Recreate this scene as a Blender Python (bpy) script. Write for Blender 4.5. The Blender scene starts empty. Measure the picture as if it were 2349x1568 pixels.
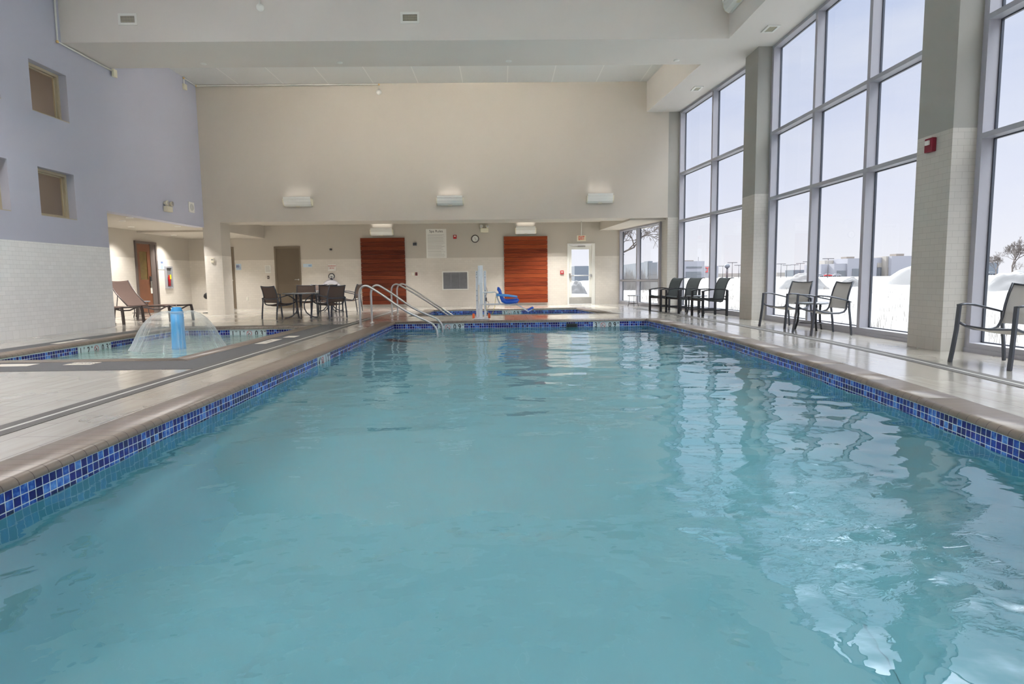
import bpy, bmesh, math, random
from mathutils import Vector, Matrix, noise
import numpy as np
random.seed(7)
PI = math.pi
scn = bpy.context.scene
COL = scn.collection

# ------------------------------------------------------------------ camera frame
CAMH = 0.95
RR = ((0.9997724, -0.0174762, -0.0122364), (0.01394005, 0.1009462, 0.9947942), (0.01615002, 0.99473838, -0.10116685))
FPX = 1434.06
def ray(u, v):
    a, b = (u-1174.5)/FPX, -(v-784)/FPX
    return Vector([RR[0][i]*a+RR[1][i]*b+RR[2][i] for i in range(3)])
def atY(u, v, Y):
    d = ray(u, v); t = Y/d.y; return Vector((d.x*t, Y, CAMH+d.z*t))
def atX(u, v, X):
    d = ray(u, v); t = X/d.x; return Vector((X, d.y*t, CAMH+d.z*t))
def atZ(u, v, Z=0.0):
    d = ray(u, v); t = (Z-CAMH)/d.z; return Vector((d.x*t, d.y*t, Z))

def lin(c):
    c = c/255.0
    return c/12.92 if c <= 0.04045 else ((c+0.055)/1.055)**2.4
def srgb(r, g, b): return (lin(r), lin(g), lin(b), 1.0)

# ------------------------------------------------------------------ materials
def newmat(name):
    m = bpy.data.materials.new(name); m.use_nodes = True
    nt = m.node_tree; nt.nodes.clear()
    out = nt.nodes.new('ShaderNodeOutputMaterial')
    return m, nt, out
class NG:
    def __init__(s, nt): s.nt = nt
    def n(s, t, **k):
        nd = s.nt.nodes.new(t)
        for a, b in k.items(): setattr(nd, a, b)
        return nd
    def l(s, a, b): s.nt.links.new(a, b)
    def math(s, op, a, b=None, c=None):
        nd = s.n('ShaderNodeMath', operation=op)
        for i, x in enumerate((a, b, c)):
            if x is None: continue
            if isinstance(x, (int, float)): nd.inputs[i].default_value = x
            else: s.l(x, nd.inputs[i])
        return nd.outputs[0]
    def mix(s, f, a, b):
        nd = s.n('ShaderNodeMix', data_type='RGBA')
        for i, x in ((0, f), (6, a), (7, b)):
            if isinstance(x, (int, float, tuple)): nd.inputs[i].default_value = x
            else: s.l(x, nd.inputs[i])
        return nd.outputs[2]
    def noise(s, vec, scale, detail=2.0, rough=0.5):
        nd = s.n('ShaderNodeTexNoise'); nd.inputs['Scale'].default_value = scale
        nd.inputs['Detail'].default_value = detail; nd.inputs['Roughness'].default_value = rough
        if vec is not None: s.l(vec, nd.inputs['Vector'])
        return nd
    def mapping(s, vec, scale=(1, 1, 1), rot=(0, 0, 0)):
        nd = s.n('ShaderNodeMapping'); nd.inputs['Scale'].default_value = scale; nd.inputs['Rotation'].default_value = rot
        s.l(vec, nd.inputs['Vector']); return nd.outputs[0]
    def ramp(s, fac, stops):
        nd = s.n('ShaderNodeValToRGB'); s.l(fac, nd.inputs[0]); e = nd.color_ramp.elements
        while len(e) < len(stops): e.new(0.5)
        for i, (p, c) in enumerate(stops): e[i].position = p; e[i].color = c
        return nd.outputs[0]
    def bump(s, h, strength, dist=0.01):
        nd = s.n('ShaderNodeBump'); nd.inputs['Strength'].default_value = strength; nd.inputs['Distance'].default_value = dist
        s.l(h, nd.inputs['Height']); return nd.outputs[0]
def scale_c(c, f): return (c[0]*f, c[1]*f, c[2]*f, 1)

def pmat(name, color, rough=0.5, metal=0.0, var=0.06, vscale=6.0, bump=0.0, bscale=120.0, spec=0.5, coat=0.0):
    m, nt, out = newmat(name); g = NG(nt)
    p = g.n('ShaderNodeBsdfPrincipled'); g.l(p.outputs[0], out.inputs[0])
    tc = g.n('ShaderNodeTexCoord')
    nz = g.noise(tc.outputs['Object'], vscale, 3)
    g.l(g.mix(nz.outputs['Fac'], scale_c(color, 1-var), scale_c(color, 1+var)), p.inputs['Base Color'])
    p.inputs['Roughness'].default_value = rough; p.inputs['Metallic'].default_value = metal
    p.inputs['Specular IOR Level'].default_value = spec
    p.inputs['Coat Weight'].default_value = coat
    if bump > 0:
        nb = g.noise(tc.outputs['Object'], bscale, 4, 0.6)
        g.l(g.bump(nb.outputs['Fac'], bump, 0.004), p.inputs['Normal'])
    return m

def wallmat(name, paint, tiletop=None, tile=srgb(214, 208, 198), grout=srgb(192, 185, 175)):
    """orange-peel painted wall; below tiletop glazed 3x6 tiles over one course of 6x6 tiles"""
    m, nt, out = newmat(name); g = NG(nt)
    p = g.n('ShaderNodeBsdfPrincipled'); g.l(p.outputs[0], out.inputs[0])
    tc = g.n('ShaderNodeTexCoord')
    big = g.noise(tc.outputs['Object'], 0.8, 2)
    pc = g.mix(big.outputs['Fac'], scale_c(paint, 0.96), scale_c(paint, 1.04))
    fine = g.noise(tc.outputs['Object'], 55, 4, 0.65)
    if tiletop is None:
        g.l(pc, p.inputs['Base Color']); p.inputs['Roughness'].default_value = 0.75
        g.l(g.bump(fine.outputs['Fac'], 0.25, 0.006), p.inputs['Normal']); return m
    sx = g.n('ShaderNodeSeparateXYZ'); g.l(tc.outputs['Object'], sx.inputs[0])
    def brick(w, h, off):
        b = g.n('ShaderNodeTexBrick', offset=off); g.l(tc.outputs['UV'], b.inputs['Vector'])
        b.inputs['Scale'].default_value = 1; b.inputs['Brick Width'].default_value = w; b.inputs['Row Height'].default_value = h
        b.inputs['Mortar Size'].default_value = 0.0016; b.inputs['Mortar Smooth'].default_value = 0.15; b.inputs['Bias'].default_value = 0
        b.inputs['Color1'].default_value = tile; b.inputs['Color2'].default_value = scale_c(tile, 0.95); b.inputs['Mortar'].default_value = grout
        return b
    b1, b2 = brick(0.1525, 0.0765, 0.5), brick(0.1525, 0.153, 0.0)
    low = g.math('LESS_THAN', sx.outputs[2], 0.153)
    tcol = g.mix(low, b1.outputs['Color'], b2.outputs['Color'])
    fac = g.math('ADD', g.math('MULTIPLY', b1.outputs['Fac'], g.math('SUBTRACT', 1.0, low)), g.math('MULTIPLY', b2.outputs['Fac'], low))
    isT = g.math('LESS_THAN', sx.outputs[2], tiletop)
    g.l(g.mix(isT, pc, tcol), p.inputs['Base Color'])
    g.l(g.math('ADD', 0.75, g.math('MULTIPLY', isT, -0.47)), p.inputs['Roughness'])
    h = g.math('ADD', g.math('MULTIPLY', fine.outputs['Fac'], g.math('SUBTRACT', 1.0, isT)), g.math('MULTIPLY', g.math('SUBTRACT', 1.0, fac), isT))
    g.l(g.bump(h, 0.25, 0.004), p.inputs['Normal'])
    return m

def floormat():
    m, nt, out = newmat('deck_tile'); g = NG(nt)
    p = g.n('ShaderNodeBsdfPrincipled'); g.l(p.outputs[0], out.inputs[0])
    tc = g.n('ShaderNodeTexCoord')
    mp = g.mapping(tc.outputs['UV'], rot=(0, 0, PI/2))
    b = g.n('ShaderNodeTexBrick', offset=0.37); g.l(mp, b.inputs['Vector'])
    b.inputs['Scale'].default_value = 1; b.inputs['Brick Width'].default_value = 0.61; b.inputs['Row Height'].default_value = 0.305
    b.inputs['Mortar Size'].default_value = 0.0032; b.inputs['Mortar Smooth'].default_value = 0.1
    base = srgb(190, 186, 178)
    b.inputs['Color1'].default_value = base; b.inputs['Color2'].default_value = scale_c(base, 0.93); b.inputs['Mortar'].default_value = srgb(118, 110, 102)
    st = g.noise(g.mapping(tc.outputs['Object'], scale=(9, 0.9, 1)), 1.4, 4)
    vein = g.ramp(st.outputs['Fac'], [(0.35, (0.90, 0.87, 0.83, 1)), (0.62, (1.04, 1.04, 1.04, 1))])
    mul = g.n('ShaderNodeMix', data_type='RGBA', blend_type='MULTIPLY'); mul.inputs[0].default_value = 1
    g.l(b.outputs['Color'], mul.inputs[6]); g.l(vein, mul.inputs[7]); g.l(mul.outputs[2], p.inputs['Base Color'])
    # worn and wet patches change only the gloss
    wet = g.noise(tc.outputs['Object'], 0.75, 3)
    r = g.n('ShaderNodeMapRange'); g.l(wet.outputs['Fac'], r.inputs[0])
    r.inputs['From Min'].default_value = 0.42; r.inputs['From Max'].default_value = 0.60; r.inputs['To Min'].default_value = 0.36; r.inputs['To Max'].default_value = 0.2
    g.l(r.outputs[0], p.inputs['Roughness'])
    p.inputs['Coat Weight'].default_value = 1.0; p.inputs['Coat Roughness'].default_value = 0.16; p.inputs['Coat IOR'].default_value = 1.6
    h = g.math('SUBTRACT', 1.0, b.outputs['Fac'])
    fine = g.noise(tc.outputs['Object'], 9, 3)
    g.l(g.bump(g.math('ADD', h, g.math('MULTIPLY', fine.outputs['Fac'], 0.12)), 0.12, 0.003), p.inputs['Normal'])
    return m

def stripmat(name, col, c2, joint, width, axis, jw=0.035, rough=0.34, bump=0.3):
    """units laid side by side along one axis, dark joint every `width` metres"""
    m, nt, out = newmat(name); g = NG(nt)
    p = g.n('ShaderNodeBsdfPrincipled'); g.l(p.outputs[0], out.inputs[0])
    tc = g.n('ShaderNodeTexCoord'); sx = g.n('ShaderNodeSeparateXYZ'); g.l(tc.outputs['Object'], sx.inputs[0])
    u = g.math('DIVIDE', sx.outputs[axis], width)
    f = g.math('FRACT', u)
    edge = g.math('LESS_THAN', f, jw)
    wn = g.n('ShaderNodeTexWhiteNoise', noise_dimensions='1D'); g.l(g.math('FLOOR', u), wn.inputs['W'])
    nz = g.noise(tc.outputs['Object'], 25, 4)
    c = g.mix(g.math('MULTIPLY', g.math('ADD', wn.outputs['Value'], nz.outputs['Fac']), 0.5), col, c2)
    g.l(g.mix(edge, c, joint), p.inputs['Base Color'])
    p.inputs['Roughness'].default_value = rough
    g.l(g.bump(g.math('ADD', g.math('SUBTRACT', 1.0, edge), g.math('MULTIPLY', nz.outputs['Fac'], 0.15)), bump, 0.006), p.inputs['Normal'])
    return m

def mosaicmat():
    m, nt, out = newmat('cobalt_mosaic'); g = NG(nt)
    p = g.n('ShaderNodeBsdfPrincipled'); g.l(p.outputs[0], out.inputs[0])
    tc = g.n('ShaderNodeTexCoord'); sx = g.n('ShaderNodeSeparateXYZ'); g.l(tc.outputs['UV'], sx.inputs[0])
    S = 0.0508
    u = g.math('DIVIDE', sx.outputs[0], S); v = g.math('DIVIDE', g.math('ADD', sx.outputs[1], 0.055), S)
    fu, fv = g.math('FRACT', u), g.math('FRACT', v)
    du = g.math('ABSOLUTE', g.math('SUBTRACT', fu, 0.5)); dv = g.math('ABSOLUTE', g.math('SUBTRACT', fv, 0.5))
    gr = g.math('GREATER_THAN', g.math('MAXIMUM', du, dv), 0.452)
    cb = g.n('ShaderNodeCombineXYZ'); g.l(g.math('FLOOR', u), cb.inputs[0]); g.l(g.math('FLOOR', v), cb.inputs[1])
    wn = g.n('ShaderNodeTexWhiteNoise', noise_dimensions='2D'); g.l(cb.outputs[0], wn.inputs['Vector'])
    nz = g.noise(tc.outputs['Object'], 32, 2)
    k = g.math('ADD', g.math('MULTIPLY', wn.outputs['Value'], 0.6), g.math('MULTIPLY', nz.outputs['Fac'], 0.5))
    col = g.ramp(k, [(0.25, (0.008, 0.007, 0.10, 1)), (0.57, (0.014, 0.014, 0.20, 1)), (0.72, (0.02, 0.07, 0.40, 1)), (0.94, (0.14, 0.34, 0.80, 1))])
    g.l(g.mix(gr, col, srgb(215, 218, 222)), p.inputs['Base Color'])
    g.l(g.math('ADD', 0.08, g.math('MULTIPLY', gr, 0.5)), p.inputs['Roughness'])
    g.l(g.bump(g.math('ADD', g.math('SUBTRACT', 1.0, gr), g.math('MULTIPLY', nz.outputs['Fac'], 0.5)), 0.35, 0.003), p.inputs['Normal'])
    return m

def watermat(name, tint, rough_scale=1.0, bstr=0.25, ior=2.8, jet=False):
    m, nt, out = newmat(name); g = NG(nt)
    p = g.n('ShaderNodeBsdfRefraction'); p.inputs['Color'].default_value = tint; p.inputs['Roughness'].default_value = 0.0; p.inputs['IOR'].default_value = 1.333
    gl = g.n('ShaderNodeBsdfGlossy'); gl.inputs['Roughness'].default_value = 0.0
    fr = g.n('ShaderNodeFresnel'); fr.inputs[0].default_value = ior; geo = g.n('ShaderNodeNewGeometry')
    fr2 = g.n('ShaderNodeFresnel'); fr2.inputs[0].default_value = 1.333
    fk = g.mix(geo.outputs['Backfacing'], fr.outputs[0], fr2.outputs[0])
    mx = g.n('ShaderNodeMixShader'); g.l(fk, mx.inputs[0]); g.l(p.outputs[0], mx.inputs[1]); g.l(gl.outputs[0], mx.inputs[2]); g.l(mx.outputs[0], out.inputs['Surface'])
    tc = g.n('ShaderNodeTexCoord')
    a = g.noise(tc.outputs['Object'], 5.0*rough_scale, 2, 0.45); b = g.noise(tc.outputs['Object'], 1.6*rough_scale, 2)
    h = g.math('ADD', g.math('MULTIPLY', a.outputs['Fac'], 0.4), b.outputs['Fac'])
    if jet:      # turbulence where the return jets reach the surface
        d = g.n('ShaderNodeVectorMath', operation='DISTANCE'); g.l(tc.outputs['Object'], d.inputs[0]); d.inputs[1].default_value = (1.55, 2.75, -0.165)
        mk = g.n('ShaderNodeMapRange', interpolation_type='SMOOTHSTEP'); g.l(d.outputs['Value'], mk.inputs[0])
        for nm, v_ in (('From Min', 0.2), ('From Max', 1.25), ('To Min', 1.0), ('To Max', 0.0)): mk.inputs[nm].default_value = v_
        sw = g.n('ShaderNodeTexNoise'); sw.inputs['Scale'].default_value = 11; sw.inputs['Detail'].default_value = 3; sw.inputs['Distortion'].default_value = 1.2
        g.l(g.mapping(tc.outputs['Object'], scale=(1, 2.0, 1), rot=(0, 0, 0.4)), sw.inputs['Vector'])
        h = g.math('ADD', h, g.math('MULTIPLY', g.math('MULTIPLY', sw.outputs['Fac'], mk.outputs[0]), 0.38))
    nn_ = g.bump(h, bstr, 0.03)
    for q in (p, gl, fr, fr2): g.l(nn_, q.inputs['Normal'])
    return m

def glassmat(name, tint=(0.97, 0.985, 0.98, 1)):
    m, nt, out = newmat(name); g = NG(nt)
    t = g.n('ShaderNodeBsdfTransparent'); t.inputs[0].default_value = tint
    s = g.n('ShaderNodeBsdfGlossy'); s.inputs['Roughness'].default_value = 0.0
    fr = g.n('ShaderNodeFresnel'); fr.inputs[0].default_value = 1.45
    geo = g.n('ShaderNodeNewGeometry')
    mx = g.n('ShaderNodeMixShader'); g.l(g.math('MULTIPLY', fr.outputs[0], g.math('SUBTRACT', 0.9, g.math('MULTIPLY', geo.outputs['Backfacing'], 0.9))), mx.inputs[0]); g.l(t.outputs[0], mx.inputs[1]); g.l(s.outputs[0], mx.inputs[2])
    g.l(mx.outputs[0], out.inputs[0]); return m

def slingmat(name, col, trans):
    """woven sling mesh: open weave that lets some light through"""
    m, nt, out = newmat(name); g = NG(nt)
    tc = g.n('ShaderNodeTexCoord'); w = g.n('ShaderNodeTexWave', wave_type='BANDS'); w.inputs['Scale'].default_value = 60
    g.l(tc.outputs['Object'], w.inputs[0])
    c = g.mix(w.outputs['Fac'], scale_c(col, 0.8), scale_c(col, 1.15))
    d = g.n('ShaderNodeBsdfDiffuse'); g.l(c, d.inputs[0])
    tl = g.n('ShaderNodeBsdfTranslucent'); g.l(c, tl.inputs[0])
    tr = g.n('ShaderNodeBsdfTransparent')
    m1 = g.n('ShaderNodeMixShader'); m1.inputs[0].default_value = 0.4; g.l(d.outputs[0], m1.inputs[1]); g.l(tl.outputs[0], m1.inputs[2])
    m2 = g.n('ShaderNodeMixShader'); m2.inputs[0].default_value = trans; g.l(m1.outputs[0], m2.inputs[1]); g.l(tr.outputs[0], m2.inputs[2])
    g.l(m2.outputs[0], out.inputs[0]); return m

def woodmat(name, c1, c2, c3):
    m, nt, out = newmat(name); g = NG(nt)
    p = g.n('ShaderNodeBsdfPrincipled'); g.l(p.outputs[0], out.inputs[0])
    tc = g.n('ShaderNodeTexCoord'); sx = g.n('ShaderNodeSeparateXYZ'); g.l(tc.outputs['Object'], sx.inputs[0])
    row = g.math('FLOOR', g.math('DIVIDE', sx.outputs[2], 0.1452))
    wn = g.n('ShaderNodeTexWhiteNoise', noise_dimensions='1D'); g.l(row, wn.inputs['W'])
    cb = g.n('ShaderNodeCombineXYZ'); g.l(g.math('MULTIPLY', wn.outputs['Value'], 9.0), cb.inputs[0])
    add = g.n('ShaderNodeVectorMath', operation='ADD'); g.l(g.mapping(tc.outputs['Object'], scale=(0.7, 1, 14)), add.inputs[0]); g.l(cb.outputs[0], add.inputs[1])
    nz = g.noise(add.outputs[0], 2.5, 5, 0.6)
    k = g.math('ADD', g.math('MULTIPLY', nz.outputs['Fac'], 0.8), g.math('MULTIPLY', wn.outputs['Value'], 0.25))
    g.l(g.ramp(k, [(0.3, c1), (0.52, c2), (0.78, c3)]), p.inputs['Base Color'])
    p.inputs['Roughness'].default_value = 0.6; p.inputs['Specular IOR Level'].default_value = 0.25
    g.l(g.bump(nz.outputs['Fac'], 0.15, 0.003), p.inputs['Normal']); return m

def emimat(name, col, s):
    m, nt, out = newmat(name); g = NG(nt); e = g.n('ShaderNodeEmission'); e.inputs[0].default_value = col; e.inputs[1].default_value = s
    g.l(e.outputs[0], out.inputs[0]); return m

BEIGE = (0.50, 0.463, 0.405, 1); BLUE = (0.50, 0.51, 0.605, 1)
M = {}
M['beige'] = wallmat('beige_paint', BEIGE)
M['beige_tile'] = wallmat('beige_paint_over_tile', BEIGE, 1.70)
M['pier_tile_shaded'] = wallmat('shaded_pier_paint_over_tile', (0.31, 0.305, 0.275, 1), 2.65, tile=srgb(186, 183, 175), grout=srgb(150, 146, 138))  # paint and tile darkened, putting the piers' backlit shade into the colour
M['blue_tile'] = wallmat('blue_paint_over_tile', BLUE, 1.72, tile=srgb(247, 247, 247), grout=srgb(210, 210, 210))
M['ceil'] = wallmat('soffit_paint', (0.70, 0.665, 0.62, 1))
M['floor'] = floormat()
M['grey_pave'] = pmat('charcoal_paving', srgb(84, 84, 86), 0.6, var=0.16, vscale=14, bump=0.3, bscale=90)
M['drain_dark'] = pmat('grey_mosaic_strip', srgb(84, 82, 80), 0.55, var=0.2, vscale=40)
M['drain_light'] = pmat('white_grate', srgb(178, 178, 174), 0.6)
CP1, CP2, CPJ = srgb(112, 101, 92), srgb(128, 117, 106), srgb(70, 60, 54)
M['coping_y'] = stripmat('taupe_coping_brick', CP1, CP2, CPJ, 0.1016, 1, 0.05)
M['coping_x'] = stripmat('taupe_coping_brick_cross', CP1, CP2, CPJ, 0.1016, 0, 0.05)
M['mosaic'] = mosaicmat()
M['mortar'] = pmat('white_mortar', srgb(225, 225, 220), 0.6)
M['plaster'] = pmat('aqua_plaster', (0.21, 0.56, 0.66, 1), 0.7, var=0.05, vscale=0.7)
M['plaster_light'] = pmat('pale_aqua_plaster', (0.60, 0.80, 0.77, 1), 0.7, var=0.05, vscale=0.7)
M['water'] = watermat('pool_water', (0.92, 0.985, 0.99, 1), 1.5, 0.22, jet=True)
M['water_busy'] = watermat('rippled_water', (0.95, 0.99, 0.985, 1), 4.0, 0.5, 1.45)
M['glass'] = glassmat('clear_glass')
M['alu'] = pmat('anodised_aluminium', srgb(176, 176, 182), 0.4, 0.35, var=0.03)
M['alu_in'] = pmat('pale_window_reveal', srgb(164, 164, 172), 0.5, 0.0, var=0.02)
M['steel'] = pmat('brushed_steel', (0.60, 0.59, 0.58, 1), 0.32, 1.0, var=0.04, vscale=30)
M['steel_plate'] = pmat('kick_plate_steel', (0.50, 0.49, 0.46, 1), 0.45, 0.6, var=0.1, vscale=12)
M['white'] = pmat('white_enamel', srgb(228, 228, 222), 0.4, var=0.02)
M['liftwhite'] = pmat('powder_coated_white', srgb(240, 243, 247), 0.35, var=0.03)
M['cream'] = pmat('cream_plastic', srgb(224, 218, 196), 0.45, var=0.02)
M['brass'] = pmat('orange_sealant', srgb(214, 180, 120), 0.5)
M['vent_dark'] = pmat('grille_shadow', srgb(60, 58, 56), 0.7)
M['panel'] = None
M['brown'] = pmat('taupe_door_paint', srgb(104, 92, 76), 0.5, var=0.04)
M['brownframe'] = pmat('taupe_frame_paint', srgb(120, 108, 92), 0.5, var=0.03)
M['greyframe'] = pmat('grey_brown_frame_paint', srgb(104, 94, 90), 0.5, var=0.03)
M['red'] = pmat('red_plastic', srgb(176, 24, 34), 0.35, var=0.03)
M['darkred'] = pmat('maroon_plastic', srgb(120, 14, 40), 0.35, var=0.03)
M['frame'] = pmat('gunmetal_powder_coat', srgb(82, 86, 94), 0.38, 0.55, var=0.05, vscale=20)
M['black'] = pmat('black_metal', srgb(38, 40, 44), 0.4, 0.3, var=0.05)
M['bronze'] = pmat('dark_bronze_metal', srgb(84, 76, 76), 0.35, 0.5, var=0.05)
M['sling'] = slingmat('brown_sling', srgb(132, 116, 108), 0.10)
M['sling_light'] = slingmat('pale_taupe_sling', srgb(182, 178, 172), 0.22)
M['sling_dark'] = slingmat('charcoal_sling', srgb(104, 110, 112), 0.14)
M['sling_lounge'] = slingmat('dark_brown_sling', srgb(108, 92, 86), 0.05)
M['tabletop'] = pmat('grey_tabletop', srgb(140, 144, 150), 0.2, 0.4, var=0.05)
M['wood1'] = woodmat('ipe_planks_dark', (0.055, 0.009, 0.003, 1), (0.125, 0.022, 0.007, 1), (0.21, 0.045, 0.013, 1))
M['wood2'] = woodmat('ipe_planks', (0.11, 0.016, 0.004, 1), (0.22, 0.036, 0.008, 1), (0.32, 0.068, 0.016, 1))
M['walnut'] = pmat('brown_door_veneer', srgb(122, 80, 58), 0.35, var=0.12, vscale=5)
M['paper'] = pmat('white_sign_board', srgb(226, 226, 220), 0.5, var=0.01)
M['bluepaper'] = pmat('pale_blue_sign_board', srgb(196, 214, 226), 0.5, var=0.01)
M['ink'] = pmat('dark_ink', srgb(56, 54, 56), 0.6)
M['greyink'] = pmat('grey_ink', srgb(150, 148, 144), 0.6)
M['paleink'] = pmat('pale_grey_ink', srgb(172, 170, 166), 0.6)
M['blueink'] = pmat('navy_ink', srgb(30, 50, 110), 0.6)
M['skyink'] = pmat('mid_blue_ink', srgb(90, 140, 190), 0.6)
M['redink'] = pmat('red_ink', srgb(198, 52, 52), 0.6)
M['exitred'] = pmat('exit_letter_red', srgb(236, 86, 66), 0.5)
M['blueplastic'] = pmat('royal_blue_plastic', (0.015, 0.10, 0.55, 1), 0.3, var=0.05)
M['skyplastic'] = pmat('light_blue_plastic', (0.10, 0.36, 0.78, 1), 0.35, var=0.05)
M['orange'] = pmat('orange_wheel_rubber', (0.85, 0.14, 0.03, 1), 0.45)
M['yellow'] = pmat('yellow_hose', srgb(196, 180, 96), 0.5)
M['ring'] = pmat('life_ring_foam', srgb(222, 220, 228), 0.55, var=0.03)
M['rope'] = pmat('pale_rope', srgb(205, 200, 205), 0.8)
M['bubbler'] = pmat('blue_foam_sleeve', (0.055, 0.36, 0.74, 1), 0.45, var=0.10, vscale=9, bump=0.15, bscale=60)
M['snow'] = pmat('snow', (0.112, 0.113, 0.119, 1), 0.8, var=0.03, vscale=0.6, bump=0.5, bscale=3)
M['grass'] = pmat('dry_grass', (0.11, 0.09, 0.07, 1), 0.8)
M['bark'] = pmat('grey_bark', (0.10, 0.085, 0.08, 1), 0.9)
M['bld_dark'] = pmat('slate_cladding', (0.10, 0.118, 0.145, 1), 0.7, var=0.05, vscale=0.1)
M['bld_white'] = pmat('white_cladding', (0.21, 0.215, 0.25, 1), 0.7, var=0.03, vscale=0.1)
M['bld_warm'] = pmat('cream_cladding', (0.235, 0.22, 0.205, 1), 0.7, var=0.03, vscale=0.1)
M['bld_glass'] = pmat('grey_glazing', (0.10, 0.112, 0.13, 1), 0.5, var=0.12, vscale=0.6)
M['bld_roof'] = pmat('tan_roof_unit', (0.14, 0.12, 0.105, 1), 0.7)
M['pole'] = pmat('grey_pole', (0.07, 0.07, 0.08, 1), 0.6)
M['tan'] = pmat('corridor_tan_paint', (0.42, 0.31, 0.18, 1), 0.7)
M['winframe'] = pmat('almond_window_frame', srgb(186, 174, 150), 0.5)
M['lamp'] = emimat('lamp_lens', (1, 0.96, 0.88, 1), 0.5)

def panelmat():
    m, nt, out = newmat('white_ceiling_panels'); g = NG(nt)
    p = g.n('ShaderNodeBsdfPrincipled'); g.l(p.outputs[0], out.inputs[0])
    tc = g.n('ShaderNodeTexCoord'); sx = g.n('ShaderNodeSeparateXYZ'); g.l(tc.outputs['Object'], sx.inputs[0])
    f = g.math('FRACT', g.math('DIVIDE', g.math('ADD', sx.outputs[0], 12.0-0.92), 1.258))
    e = g.math('LESS_THAN', f, 0.02)
    nz = g.noise(tc.outputs['Object'], 60, 3)
    c = g.mix(nz.outputs['Fac'], (0.76, 0.755, 0.73, 1), (0.83, 0.825, 0.80, 1))
    g.l(g.mix(e, c, (0.93, 0.92, 0.89, 1)), p.inputs['Base Color']); p.inputs['Roughness'].default_value = 0.7
    return m
M['panel'] = panelmat()

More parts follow.
